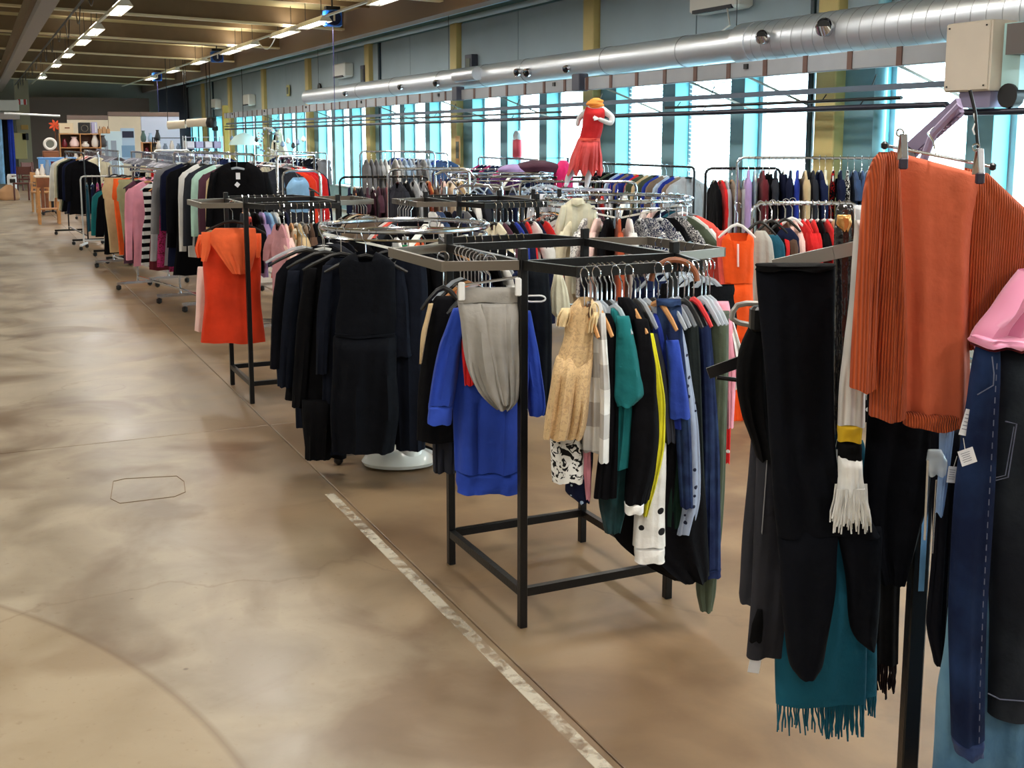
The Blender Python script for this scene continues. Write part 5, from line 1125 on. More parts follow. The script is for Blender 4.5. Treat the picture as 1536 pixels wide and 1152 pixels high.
a_, b_ = inv @ at_d(1327, 218, 1.98), inv @ at_d(1489, 250, 1.98)
MB().tube([a_, b_], .0028, 10).obj('bar', chrome, t)
for q in (a_, b_): MB().lathe([(.002, -.007), (.006, -.004), (.0065, .003), (.002, .007)], tuple(q), 12).obj('end_knob', black_pl, t)
for px, py in ((1354, 224), (1468, 246)):
    c = inv @ at_d(px, py, 1.955)
    for s_ in (-1, 1): MB().box(tuple(c + Vector((0, s_ * .009, .004))), (.011, .003, .046), rx=s_ * .22, bev=.001).obj('clip_jaw', chrome, t, smooth=False)
    MB().box(tuple(c + Vector((-.003, -.016, -.024))), (.014, .010, .019), bev=.002).obj('clip_pad', mat('dark_rubber', (44, 40, 60), .6), t, smooth=False)
    MB().torus(tuple(c + Vector((-.006, 0, .028))), .006, .0016, 16, 6, 'Y').obj('clip_spring', chrome, t)
MB().tube([inv @ at_d(1405, 233, 1.98), inv @ at_d(1400, 212, 2.0), inv @ at_d(1392, 200, 2.06), inv @ at_d(1400, 192, 2.14)], .002, 8).obj('hook', chrome, t)
t = thing('black_cable', 'black cable hanging down from the thick pipe behind the orange shawl', 'cable', (0, 0, 0))
MB().tube([at_d(x, y_, 3.9) for x, y_ in ((1455, 135), (1463, 170), (1466, 210), (1470, 236), (1472, 262))], .006, 6).obj('cable', black_pl, t)
MB().tube([at_d(x, y_, 3.9) for x, y_ in ((1461, 170), (1463, 184), (1459, 194), (1462, 202))], .003, 5).obj('loose_string', white_pl, t)
t.location = at_d(1463, 170, 3.9)
for ch in t.children: ch.matrix_local = Matrix.Translation(-t.location)
# pink satin, jeans
satin = mat('pink_satin', (228, 150, 186), .3, spec=.6, sheen=.3)
t = thing('pink_satin_top', 'shiny pink satin top under the right wing of the orange shawl', 'top', at_d(1530, 412, 1.95))
draped('body', None, None, 1.95, [(406, 1532, 1650), (430, 1514, 1650), (460, 1490, 1650), (490, 1468, 1650), (506, 1459, 1650)], satin, .05, .020, 231, parent=t, freq=7, hem=0, capt=False)
draped('gathered_hem', None, None, 1.93, [(503, 1458, 1650), (516, 1457, 1650)], satin, .052, .012, 232, parent=t, freq=12, nz=6)
draped('dark_trim', None, None, 1.94, [(515, 1460, 1650), (520, 1460, 1650)], fabric('maroon'), .05, .008, 232, parent=t, freq=12, nz=4)
draped('loose_corner', None, None, 1.94, [(518, 1462, 1498), (530, 1466, 1486), (537, 1468, 1476)], satin, .02, .008, 233, parent=t, nz=10)
dj = fabric((18, 27, 54), 'fade', (34, 52, 90), 1.2); dj2 = fabric((27, 30, 38), 'fade', (44, 50, 58), 1); lj = fabric((66, 104, 136), 'fade', (104, 146, 172), 1)
stitch = mat('pale_stitching', (92, 98, 122), .7)
t = thing('blue_jeans', 'dark blue jeans with pale side stitching nearest the right edge pole', 'jeans', at_d(1470, 520, 1.93))
draped('leg', None, None, 1.93, [(520, 1462, 1500), (560, 1458, 1498), (640, 1446, 1494), (760, 1432, 1488), (900, 1424, 1480), (1040, 1426, 1475), (1106, 1428, 1474)], dj, .03, .006, 234, parent=t, freq=2.2, nz=60)
draped('turned_hem', None, None, 1.93, [(1104, 1428, 1474), (1129, 1434, 1472)], fabric((36, 52, 92)), .031, .003, 234, parent=t, nz=8)
for k in range(34):
    y_ = 545 + k * 17; fx = np.interp(y_, [520, 640, 760, 900, 1040, 1110], [1497, 1490, 1483, 1475, 1470, 1469])
    MB().bar(at_d(fx, y_, 1.898) - t.location, at_d(fx - .4, y_ + 9, 1.898) - t.location, .0012, .0012).obj('stitch', stitch, t, smooth=False)
MB().tube([at_d(x, y_, 1.893) - t.location for x, y_ in ((1488, 535), (1491, 560), (1490, 578), (1466, 592))], .0011, 5).obj('pocket_seam', stitch, t)
t = thing('dark_jeans', 'charcoal denim jeans with a stitched back pocket at the right edge', 'jeans', at_d(1550, 525, 1.97))
draped('leg', None, None, 1.97, [(524, 1496, 1620), (640, 1490, 1616), (800, 1486, 1606), (960, 1482, 1596), (1068, 1480, 1590)], dj2, .04, .006, 235, parent=t, freq=2.2, nz=60)
MB().tube([at_d(x, y_, 1.922) - t.location for x, y_ in ((1488, 722), (1512, 716), (1525, 636), (1508, 632))], .0013, 5).obj('pocket_stitching', stitch, t)
MB().tube([at_d(x, y_, 1.920) - t.location for x, y_ in ((1488, 718), (1508, 713), (1521, 640))], .0010, 5).obj('pocket_stitching', stitch, t)
MB().tube([at_d(x, y_, 1.920) - t.location for x, y_ in ((1482, 1040), (1500, 1049), (1540, 1052))], .0013, 5).obj('hem_stitching', stitch, t)
t = thing('light_jeans', 'light blue flared jeans at the bottom right corner', 'jeans', at_d(1480, 860, 2.02))
draped('leg', None, None, 2.02, [(860, 1430, 1540), (980, 1420, 1550), (1040, 1408, 1556), (1100, 1402, 1560), (1260, 1392, 1566)], lj, .05, .014, 236, parent=t, freq=4, nz=50)
t = thing('strappy_top', 'black narrow-strapped top hanging right beside the black pole', 'top', at_d(1415, 640, 2.08))
draped('body', None, None, 2.08, [(642, 1396, 1442), (720, 1398, 1438), (830, 1398, 1428), (930, 1391, 1424), (996, 1404, 1416)], fabric('black'), .018, .006, 237, parent=t)
draped('denim_strip', 'light denim strip hanging beside the pole under the shawl', 'jeans', 2.04, [(630, 1411, 1432), (690, 1409, 1424), (770, 1404, 1412)], fabric((92, 122, 168), 'fade', (136, 160, 196), 1), .014, .004, 238)
t = thing('clear_hanger', 'clear plastic hanger end with a chrome edge beside the black pole', 'hanger', at_d(1405, 690, 2.02))
draped('clear_end', None, None, 2.02, [(674, 1392, 1412), (690, 1390, 1420), (712, 1394, 1418)], clearpl, .012, .002, 239, parent=t, seg=20, nz=8)
MB().tube([at_d(1392, 690, 2.0) - t.location, at_d(1387, 810, 2.0) - t.location], .0022, 6).obj('chrome_edge', chrome, t)
MB().tube([at_d(1405, 720, 2.0) - t.location, at_d(1398, 830, 2.0) - t.location], .0018, 6).obj('chrome_edge', chrome, t)
paper = mat('paper_tag', (226, 228, 236), .6)
def price_tag(label, px, py, w, h, d, tilt, lines=True):
    p = at_d(px, py, d); T = thing('price_tag', label, 'tag', p, -YAW); T.rotation_euler[1] = tilt
    MB().box((0, 0, 0), (w, .0012, h)).obj('card', paper, T, smooth=False)
    if lines:
        for k in range(5): MB().box((-.002, -.0012, h * (.3 - .14 * k)), (w * (.6 - .06 * (k % 3)), .0006, h * .03)).obj('print_line', mat('grey_print', (120, 124, 140), .7), T, smooth=False)
    MB().tube([(0, 0, h * .5), (.003, 0, h * .5 + .02)], .0006, 4).obj('string', white_pl, T)
price_tag('long white price tag curling out at the shawl hem', 1451, 634, .018, .047, 1.92, .22)
price_tag('square white price tag tilted below the long one', 1451, 685, .027, .028, 1.90, -.35)
price_tag('white label with a black mark beside the clear hanger end', 1429, 712, .018, .030, 1.98, .08)
price_tag('striped care label behind the white scarf', 1252, 690, .010, .042, 2.12, 0.0)

# ================================================================== LONG COAT RAILS BESIDE THE WALKWAY
C1 = 'the coat rail behind the orange-red dress'
rail_rack('chrome coat rail with the black cardigan at its front, beside the walkway', (2.16, 9.75), (1.86, 12.1), 1.56, chrome)
t = thing('black_cardigan', 'black v-neck cardigan with white tags facing the camera above the second rack', 'cardigan', at_d(357, 244, 9.66))
draped('body', None, None, 9.70, [(243, 345, 372), (250, 330, 386), (262, 318, 396), (275, 316, 399), (310, 314, 400), (345, 314, 400)], blk3, .06, .010, 301, parent=t, neck=.22, capt=False, freq=3)
draped('sleeve', None, None, 9.66, [(258, 316, 326), (290, 311, 322), (340, 309, 318)], blk3, .05, .008, 302, parent=t, seg=24)
draped('sleeve', None, None, 9.74, [(258, 390, 402), (290, 396, 410), (340, 400, 414)], blk3, .05, .008, 303, parent=t, seg=24)
for k, (px, py, w, h, tl_) in enumerate(((357, 264, .035, .055, 0), (356, 277, .035, .035, .7))):
    o = MB().box((0, 0, 0), (w, .004, h)).obj('white_tag', paper, t, smooth=False); o.matrix_local = Matrix.Translation(t.location).inverted() @ (Matrix.Translation(at_d(px, py, 9.58)) @ Matrix.Rotation(-YAW, 4, 'Z') @ Matrix.Rotation(tl_, 4, 'Y'))
hang(357, 9.68, .40, 'clear', C1, 1.56)
fill_rail((2.12, 9.95), (1.86, 12.1), 1.56, [('coat', 'beige', None, {'L': .85}), ('jacket', 'plum'), ('longsleeve', 'mint'), ('jacket', 'charcoal'), ('longsleeve', 'white', None, {'L': .95}), ('coat', 'jet'), ('coat', 'navy'), ('jacket', 'grey')], C1, kw=1.06)
CR = 'the rail of red coats behind the black cardigan'
rail_rack('short chrome rail with red coats behind the black cardigan', (2.40, 9.95), (3.0, 10.9), 1.54, chrome)
fill_rail((2.40, 10.0), (2.9, 10.8), 1.54, [('coat', 'charcoal'), ('coat', 'scarlet'), ('coat', 'red'), ('coat', 'red', None, {'w': .5}), ('jacket', 'navy')], CR, face=.55, kw=1.0)
draped('pale_blue_vest', 'pale blue collared sleeveless blouse facing the camera right of the red coats', 'blouse', 9.2, [(266, 440, 456), (274, 432, 464), (282, 429, 464), (318, 436, 464)], fabric('sky'), .04, .008, 310, neck=.05)
hang(448, 9.2, .34, 'black', CR, 1.44)
qa = at_d(424, 250, 9.2); qb = at_d(480, 250, 9.2)
rail_rack('short low chrome rail holding the pale blue blouse', (qa.x, qa.y), (qb.x, qb.y), 1.44, chrome)
C2 = 'the low rail with the striped top'
rail_rack('low chrome rail with a black and white striped top by the walkway', (2.0, 11.4), (1.60, 13.4), 1.34, chrome)
fill_rail((2.0, 11.4), (1.60, 13.4), 1.34, [('jacket', 'jet'), ('longsleeve', 'magenta', ('floral', 'maroon', 1.0), {'L': .95}), ('longsleeve', 'silver', None, {'L': .9}), ('dress', 'maroon'), ('longdress', 'jet', ('stripe', 'white', 1.0), {'L': .95, 'w': .42}), ('longsleeve', 'pink', None, {'L': .98, 'w': .44}), ('dress', 'plum')], C2)
C3 = 'the rail of khaki and orange trousers'
rail_rack('chrome rail of khaki, orange and beige trousers by the walkway', (1.98, 13.7), (1.60, 15.9), 1.34, chrome)
fill_rail((1.98, 13.7), (1.60, 15.9), 1.34, [('trousers', 'navy'), ('longsleeve', 'pink'), ('trousers', 'khaki', None, {'w': .50}), ('trousers', 'orange', None, {'w': .44}), ('trousers', 'beige', None, {'w': .46}), ('skirt', 'jet', None, {'L': 1.1})], C3, hcols=('black',))
C4 = 'the short low rail with the teal padded coat'
rail_rack('short low rail with a teal padded coat beside the walkway', (1.78, 16.3), (1.72, 17.4), 1.12, black_metal)
fill_rail((1.78, 16.3), (1.72, 17.4), 1.12, [('puffer', 'jet'), ('puffer', 'teal', None, {'w': .5}), ('jacket', 'navy')], C4)
C5_ = 'the small white rail of girls dresses'
rail_rack('small white rail of colourful girls dresses beyond the teal padded coat', (1.45, 18.6), (2.15, 18.4), 1.12, white_pl)
fill_rail((1.45, 18.6), (2.15, 18.4), 1.12, [('top', 'petrol', None, {'L': .8}), ('top', 'indigo'), ('dress', 'magenta', ('floral', 'purple', 1)), ('dress', 'red', ('floral', 'purple', 1)), ('dress', 'plum'), ('dress', 'purple', ('floral', 'pink', 1)), ('top', 'lilac'), ('dress', 'lightblue')], C5_, kw=.8)
C6 = 'the far coat rail at the walkway edge'
rail_rack('far black coat rail with dark coats at the walkway edge', (1.58, 19.4), (1.45, 21.6), 1.46, black_metal)
fill_rail((1.58, 19.4), (1.45, 21.6), 1.46, [('coat', 'jet'), ('coat', 'navy'), ('coat', 'black'), ('coat', 'olive'), ('coat', 'cream'), ('jacket', 'white')], C6, kw=1.05)

# ================================================================== RAILS ACROSS THE MIDDLE OF THE HALL
def palette(n, seed, kinds, cols):
    r = random.Random(seed); return [(r.choice(kinds), r.choice(cols)) for _ in range(n)]
MIX = ['jet', 'navy', 'white', 'grey', 'black', 'charcoal', 'lightblue', 'denim', 'beige', 'blush', 'plum', 'silver', 'cream', 'red', 'indigo']
DARK = ['jet', 'navy', 'black', 'charcoal', 'indigo', 'denim', 'grey', 'plum']
TOPS = ['longsleeve', 'shirt', 'jacket', 'cardigan', 'dress', 'top']
WH = 'the rail with the rust and blush garments'
rail_rack('chrome rail with checked, rust and blush garments in the middle of the hall', (3.15, 9.15), (3.85, 9.05), 1.44, chrome)
fill_rail((3.15, 9.15), (3.85, 9.05), 1.44, [('coat', 'charcoal'), ('jacket', 'jet'), ('longsleeve', 'silver', None, {'L': .9}), ('dress', 'silver', ('plaid', 'charcoal', 1)), ('longdress', 'rust'), ('longdress', 'taupe'), ('longdress', 'blush'), ('longdress', 'cream'), ('dress', 'beige', ('floral', 'camel', 1))], WH)
WJ = 'the round jeans rack in the middle'
CJ = at_d(752, 262, 11.6)
ring_rack('chrome round rack of jeans in the middle of the hall', CJ.x, CJ.y, .52, 1.33)
fill_ring((CJ.x, CJ.y), .50, 1.33, [('folded', c) for c in ('grey', 'khaki', 'cream', 'jet', 'denim', 'indigo', 'plum', 'indigo', 'lightblue', 'denim', 'jet', 'denim', 'sky', 'indigo', 'navy', 'charcoal')], WJ, a0=PI * .85, a1=PI * 2.1, hcols=('clear',), kw=1.1)
rails = [  # (a, b, h, count, seed, kinds, colours, place words, own look)
    ((6.75, 9.9), (6.75, 12.1), 1.40, 14, 11, ['jacket', 'jacket', 'longsleeve'], ['jet', 'olive', 'lightblue', 'maroon', 'beige', 'plum', 'charcoal', 'taupe', 'silver', 'royal', 'red'], 'the window-side jacket rail right of the mannequin', 'black'),
    ((5.95, 8.55), (6.55, 8.25), 1.43, 8, 12, ['jacket', 'longsleeve'], ['silver', 'royal', 'red', 'white', 'jet', 'cream', 'grey', 'taupe'], 'the window-side rail just left of the lilac shirt', 'black'),
    ((4.6, 9.6), (5.5, 9.0), 1.30, 9, 13, TOPS, MIX, 'the low rail under the mannequin', 'chrome'),
    ((6.6, 13.2), (6.7, 15.4), 1.42, 10, 14, ['longsleeve', 'shirt'], ['purple', 'navy', 'indigo', 'hotpink', 'lightblue', 'magenta'], 'the window-side rail with purple and pink tops', 'chrome'),
    ((6.7, 16.6), (6.8, 19.4), 1.46, 12, 15, ['shirt', 'longsleeve'], ['denim', 'royal', 'navy', 'indigo', 'blue', 'lightblue'], 'the window-side rail of blue shirts', 'chrome'),
    ((5.0, 12.9), (6.0, 12.6), 1.32, 8, 16, TOPS, DARK, 'the dark rail behind the round jeans rack', 'chrome'),
    ((4.7, 14.8), (5.7, 14.6), 1.52, 10, 17, ['shirt', 'longsleeve'], ['silver', 'lightblue', 'grey', 'white'], 'the high rail of pale grey shirts', 'chrome'),
    ((3.4, 11.4), (4.3, 11.2), 1.30, 9, 18, TOPS, DARK, 'the low rail behind the rust garments', 'black'),
    ((3.05, 12.6), (3.05, 15.2), 1.38, 11, 19, TOPS, MIX, 'the middle rail behind the red coats', 'chrome'),
    ((3.0, 16.0), (3.0, 19.0), 1.40, 11, 20, TOPS, MIX, 'the middle rail farther back', 'chrome'),
    ((3.1, 20.2), (3.0, 23.4), 1.42, 10, 21, TOPS, MIX, 'the middle rail near the shelves', 'chrome'),
    ((4.5, 17.6), (4.5, 20.6), 1.40, 10, 22, TOPS, MIX, 'the third row rail toward the windows', 'chrome'),
    ((4.4, 22.0), (4.4, 25.4), 1.42, 10, 23, TOPS, MIX, 'the third row rail near the partition', 'chrome'),
    ((5.9, 20.6), (5.9, 24.4), 1.42, 10, 24, TOPS, DARK, 'the fourth row rail near the far windows', 'chrome'),
    ((2.1, 22.6), (2.1, 25.6), 1.44, 9, 25, TOPS, MIX, 'the aisle rail before the shelves', 'chrome'),
    ((5.3, 10.95), (6.1, 10.75), 1.28, 8, 26, TOPS, ['hotpink', 'purple', 'navy', 'grey', 'white', 'brown'], 'the low rail right of the round jeans rack', 'black'),
    ((4.55, 6.0), (5.2, 5.75), 1.28, 9, 28, ['shirt', 'longsleeve'], ['silver', 'red', 'white', 'beige', 'jet', 'brown', 'blush'], 'the rail right of the bright orange dress', 'chrome'),
    ((5.9, 6.4), (6.6, 6.1), 1.30, 8, 29, TOPS, MIX, 'the rail behind the orange shawl', 'chrome'),
]
for a, b, h, n, sd, kinds, cols_, where, mk in rails:
    rail_rack('%s steel clothes rail, %s' % (mk, where.replace('the ', '', 1)), a, b, h, chrome if mk == 'chrome' else black_metal)
    near = math.hypot(a[0], a[1]) < 13
    fill_rail(a, b, h, palette(int(n * 1.45), sd, kinds, cols_), where, near=near)
WB = 'the long high rail by the right windows'
rail_rack('long high chrome rail of dark clothes in front of the right windows', (6.0, 8.15), (7.05, 7.45), 1.53, chrome)
fill_rail((6.0, 8.15), (7.05, 7.45), 1.53, [('longsleeve', 'lilac', None, {'L': .8}), ('dress', 'lightblue', ('floral', 'mint', 1)), ('coat', 'maroon'), ('trousers', 'jet'), ('shirt', 'charcoal'), ('trousers', 'navy'), ('coat', 'navy'), ('longsleeve', 'royal'), ('coat', 'beige'), ('jacket', 'charcoal'), ('jacket', 'indigo'), ('longsleeve', 'cream'), ('dress', 'black', ('floral', 'red', 1)), ('shirt', 'navy'), ('longsleeve', 'jet', ('floral', 'white', 1)), ('shirt', 'denim'), ('jacket', 'denim'), ('shirt', 'lightblue'), ('shirt', 'navy')], WB, face=.0, kw=.95)
# cascading chrome stand with empty hangers
cs = at_d(668, 300, 9.4)
t = thing('hanger_stand', 'chrome stand with sloping arms full of empty hangers, centre of the hall', 'clothes rack', (cs.x, cs.y, 0), -YAW)
MB().tube([(0, 0, .05), (0, 0, 1.3)], .02, 10).obj('pole', chrome, t)
for k in range(2):
    z = 1.40 - .12 * k
    MB().tube([(-.08 + .16 * k, 0, z - .12), (-.08 + .16 * k, 0, z), (-.02 + .16 * k, 0, z + .03), (.20 + .16 * k, 0, z + .03), (.25 + .16 * k, 0, z - .03), (.22 + .16 * k, 0, z - .12)], .013, 8).obj('bent_arm', chrome, t)
MB().bar((0, 0, 1.42), (.16, .02, 1.22), .03, .012).obj('sloping_arm', chrome, t, smooth=False)
for a in range(3): MB().bar((0, 0, .05), (.34 * math.cos(a * 2.1), .34 * math.sin(a * 2.1), .03), .03, .03).obj('foot', chrome, t, smooth=False)
fill_rail((3.95, 9.9), (4.45, 9.8), 1.26, [('longsleeve', 'navy'), ('longsleeve', 'jet'), ('shirt', 'white'), ('shirt', 'charcoal')], 'the chrome stand of empty hangers')
rail_rack('short low chrome rail beside the stand of empty hangers', (3.9, 9.92), (4.5, 9.78), 1.26, chrome)

# ================================================================== CHILD MANNEQUIN IN RED
MD = 9.9
mp = at_d(876, 268, MD)
t = thing('child_mannequin', 'white child mannequin in a red leotard and coral tulle skirt standing above the racks', 'mannequin', mp, -YAW)
inv = (Matrix.Translation(t.location) @ Matrix.Rotation(-YAW, 4, 'Z')).inverted()
def MP(px, py, dd=0): return inv @ at_d(px, py, MD + dd)
mw = mat('white_mannequin', (224, 224, 228), .35)
def skin_body(name, V, Eg, Rr, m_, parent, root=0, sub=2):
    me = bpy.data.meshes.new(name); me.from_pydata([tuple(v) for v in V], Eg, []); o = bpy.data.objects.new(name, me); COL.objects.link(o); o.parent = parent
    o.modifiers.new('skin', 'SKIN'); 
    sv = me.skin_vertices[0].data
    for i, r in enumerate(Rr): sv[i].radius = (r, r) if not isinstance(r, tuple) else r; sv[i].use_root = (i == root)
    o.modifiers['skin'].use_smooth_shade = True
    s_ = o.modifiers.new('sub', 'SUBSURF'); s_.levels = sub; s_.render_levels = sub
    me.materials.append(m_); return o
V = [MP(886, 226), MP(888, 205), MP(893, 178), MP(893, 164), MP(894, 155), MP(906, 166, -.02), MP(919, 176, -.06), MP(916, 186, -.08), MP(897, 178, -.12), MP(880, 166, 0), MP(868, 178, .06), MP(866, 190, .05),
     MP(876, 236, .02), MP(862, 252, .03), MP(852, 266, .04), MP(850, 276, .05), MP(848, 279, .0), MP(884, 238, -.03), MP(884, 252, -.03), MP(882, 268, -.03), MP(880, 279, -.03), MP(880, 281, -.08)]
Eg = [(0, 1), (1, 2), (2, 3), (3, 4), (3, 5), (5, 6), (6, 7), (7, 8), (3, 9), (9, 10), (10, 11), (0, 12), (12, 13), (13, 14), (14, 15), (15, 16), (0, 17), (17, 18), (18, 19), (19, 20), (20, 21)]
Rr = [.070, .064, .072, .06, .032, .034, .028, .026, .018, .032, .026, .020, .048, .036, .028, .020, .018, .048, .036, .028, .020, .018]
skin_body('body', V, Eg, Rr, mw, t)
for k in range(5):
    a = MP(897, 178, -.12); f = MP(891 - (k in (1, 2)) * 1.5, 174 + k * 1.6, -.125 - .004 * k)
    MB().tube([a, (Vector(a) + Vector(f)) / 2 + Vector((0, -.004, 0)), f], [.009, .0075, .005], 7).obj('finger', mw, t)
lo = fabric((206, 40, 44)); tu = fabric((228, 92, 92))
draped('leotard', None, None, MD - .01, [(160, 880, 906), (165, 876, 911), (176, 875, 907), (192, 873, 904), (210, 868, 900)], lo, .09, .006, 401, parent=t, neck=.02)
draped('tulle_skirt', None, None, MD - .01, [(208, 867, 900), (220, 862, 901), (240, 855, 903), (252, 852, 904), (259, 850, 905)], tu, .13, .03, 402, parent=t, freq=11, seg=90, hem=.03)
draped('skirt_waistband', None, None, MD - .01, [(206, 868, 900), (212, 867, 900)], fabric('coral'), .10, .004, 402, parent=t, nz=4)
oc = mat('orange_ruffle', (246, 158, 62), .7)
for k in range(5):
    c = MP(893, 160 - k * 2.0, 0); MB().torus((c.x + .010 * math.sin(k * 2), c.y, c.z), .060 - .006 * abs(k - 2), .014, 26, 8).obj('scarf_ruffle', oc, t)
c = MP(894, 154, 0); MB().lathe([(.02, -.05), (.05, -.03), (.058, 0), (.045, .028), (.02, .04)], tuple(c), 20).obj('scarf_knot', oc, t)
tag(MB().box((0, 0, 0), (.42, .3, .015), bev=.004).obj('wire_shelf', mat('pale_violet_shelf', (176, 176, 196), .4, .4), None, smooth=False), 'pale shelf on the low rail under the mannequin feet', 'shelf')
sh = bpy.data.objects['wire_shelf']; sh.location = (mp.x + .02, mp.y, mp.z - .098); sh.rotation_euler[2] = -YAW

# ================================================================== FAR END: PARTITION, SHELVES, FURNITURE
cream_w = mat('cream_partition', (206, 192, 170), .6, var=.04); bluew = mat('bluish_white_partition', (196, 204, 226), .6); capm = mat('brown_cap_rail', (120, 100, 92), .6)
t = thing('partition_wall', 'cream office partition with a brown cap standing before the far wall', 'partition', (4.3, 35, 0))
a = at_y(100, 172, 35); b = at_y(161, 168, 35); c = at_y(210, 168, 35); d = at_y(268, 168, 35)
for x0, x1, z1, m_ in ((a.x, b.x, a.z - .02, cream_w), (b.x + .01, c.x, b.z, cream_w), (c.x + .01, d.x, b.z, bluew)):
    MB().box(((x0 + x1) / 2 - 4.3, 0, z1 / 2 - .06), (x1 - x0, .08, z1 - .12), bev=.004).obj('wall_board', m_, t, smooth=False)
    MB().box(((x0 + x1) / 2 - 4.3, 0, z1 - .055), (x1 - x0, .10, .12), bev=.004).obj('cap_rail', capm, t, smooth=False)
t = thing('display_door', 'white cabinet door with two glazed strips leaning by the partition', 'door', at_y(168, 240, 33))
t.location.z = 0; zt = at_y(168, 197, 33).z
MB().box((0, 0, zt / 2), (.58, .05, zt), bev=.01).obj('door_panel', mat('pale_blue_white', (206, 228, 240), .4), t, smooth=False)
for x, w in ((-.13, .09), (.06, .14)): MB().box((x, -.028, zt - .75), (w, .01, 1.0)).obj('glazed_strip', mat('grey_glazing', (156, 168, 186), .3), t, smooth=False)
t = thing('wall_picture', 'tall black and pale blue picture of a bay beside the white door', 'picture', at_y(192, 216, 33))
MB().box((0, 0, 0), (.36, .04, .86), bev=.004).obj('board', mat('pale_picture', (176, 200, 226), .5), t, smooth=False)
MB().box((.01, -.024, .26), (.30, .008, .18)).obj('dark_shape', mat('ink_picture', (26, 30, 60), .5), t, smooth=False)
MB().box((0, -.024, -.2), (.35, .008, .32)).obj('blue_field', mat('mid_blue_picture', (120, 156, 190), .5), t, smooth=False)
def shelf_unit(label, px0, px1, pyt, Y, levels, m_, loc_h=None, depth=.35):
    A_ = at_y(px0, pyt, Y); B2 = at_y(px1, pyt, Y); w = B2.x - A_.x; ht = A_.z
    T = thing('shelf_unit', label, 'shelf', ((A_.x + B2.x) / 2, Y, 0))
    for s_ in (-1, 0, 1): MB().box((s_ * (w / 2 - .01), 0, ht / 2), (.02, depth, ht)).obj('upright', m_, T, smooth=False)
    for z in levels:
        for s_ in (-1, 1): MB().box((s_ * w / 4, 0, z), (w / 2 - .024, depth - .01, .022)).obj('shelf_board', m_, T, smooth=False)
    MB().box((0, depth / 2, ht / 2), (w - .03, .01, ht - .02)).obj('back_board', mat('brown_back_board', (92, 62, 48), .7), T, smooth=False)
    return T, A_.x, B2.x, ht
Y1 = 31.5
T, xa, xb, ht = shelf_unit('wide pine shelf unit of household goods at the far left end', 88, 150, 200, Y1, (.25, .65, 1.05, 1.45, 1.80), wood)
def thingbox(name, label, cat, loc, d, m_, part='body', group=None, extra=None):
    T_ = thing(name, label, cat, loc, 0, group); MB().box((0, 0, d[2] / 2), d, bev=.01).obj(part, m_, T_, smooth=False)
    if extra: extra(T_)
    return T_
def handle_(T_): MB().box((0, -.16, .16), (.08, .01, .02)).obj('handle', black_pl, T_, smooth=False)
zt = 1.815
thingbox('box', 'cream carton with a dark handle slot on top of the pine shelf unit', 'box', (xa + .18, Y1, zt), (.34, .3, .26), mat('cream_carton', (226, 204, 172), .6), extra=lambda T_: MB().box((.02, -.153, .14), (.12, .008, .03)).obj('handle_slot', wood2, T_, smooth=False))
thingbox('loudspeaker', 'black square loudspeaker on top of the pine shelf unit', 'loudspeaker', (xa + .62, Y1, zt), (.28, .25, .28), black_pl, extra=lambda T_: MB().torus((0, -.127, .13), .08, .01, 20, 6, 'Y').obj('cone_ring', grey_metal, T_))
thingbox('file_box', 'lilac-grey upright files beside the black loudspeaker', 'files', (xa + .86, Y1, zt), (.14, .25, .29), mat('lilac_files', (176, 170, 206), .6), extra=lambda T_: MB().box((.03, -.127, .15), (.03, .006, .24)).obj('spine', white_pl, T_, smooth=False))
for k in range(3):
    thingbox('basket', 'small tan basket on the pine shelf top, %s of three' % ORD[k], 'basket', (xa + 1.0 + .10 * k, Y1, zt), (.09, .16, .12 + .05 * (k % 2)), mat('tan_basket', (190, 146, 104), .7, bump=.6, bscale=80), extra=lambda T_: MB().torus((0, 0, .14), .045, .006, 16, 5, 'X').obj('basket_handle', wood2, T_))
def vase(label, loc, r, h, m_, prof=None, name='vase', cat='vase', group=None):
    T_ = thing(name, label, cat, loc, 0, group)
    MB().lathe([(r * .6, 0), (r * .95, h * .15), (r, h * .45), (r * .55, h * .8), (r * .45, h * .92), (r * .6, h)], n=18).obj('body', m_, T_)
    MB().torus((0, 0, h), r * .58, r * .08, 18, 6).obj('rim', m_, T_)
    return T_
whitec = mat('white_ceramic', (232, 226, 220), .3); pinkc = mat('pale_pink_ceramic', (236, 206, 204), .3); darkred = mat('dark_red_glass', (110, 24, 40), .25); blueg = mat('blue_grey_glass', (130, 150, 176), .25)
for k, (x, r, h, m_, nm) in enumerate(((.12, .07, .22, darkred, 'dark red'), (.36, .12, .26, pinkc, 'pale pink round'), (.62, .10, .14, whitec, 'low white'), (.86, .09, .33, whitec, 'tall white'), (1.05, .11, .30, mat('slate_pot', (58, 56, 62), .5), 'slate grey'))):
    vase('%s vase on the middle shelf of the pine shelf unit' % nm, (xa + x, Y1 - .05, 1.461), r, h, m_)
for k, (x, h, m_, nm) in enumerate(((.15, .2, blueg, 'blue-grey'), (.38, .26, whitec, 'white'), (.6, .22, darkred, 'dark red'), (.85, .2, mat('slate_pot', (58, 56, 62), .5), 'slate'), (1.06, .25, whitec, 'cream'))):
    vase('%s jar on the lower shelf of the pine shelf unit' % nm, (xa + x, Y1 - .05, 1.061), .07, h, m_, name='jar', cat='jar')
o = thing('ring_mirror', 'round white-framed ring mirror standing left of the pine shelf unit', 'mirror', at_y(75, 216, 30))
MB().torus((0, 0, 0), .125, .035, 30, 8, 'Y').obj('frame', whitec, o); MB().lathe([(.11, -.004), (.11, .004)], (0, 0, 0), 24).obj('glass', mat('dull_mirror', (120, 120, 110), .3, .5), o).rotation_euler[0] = PI / 2
q = o.location
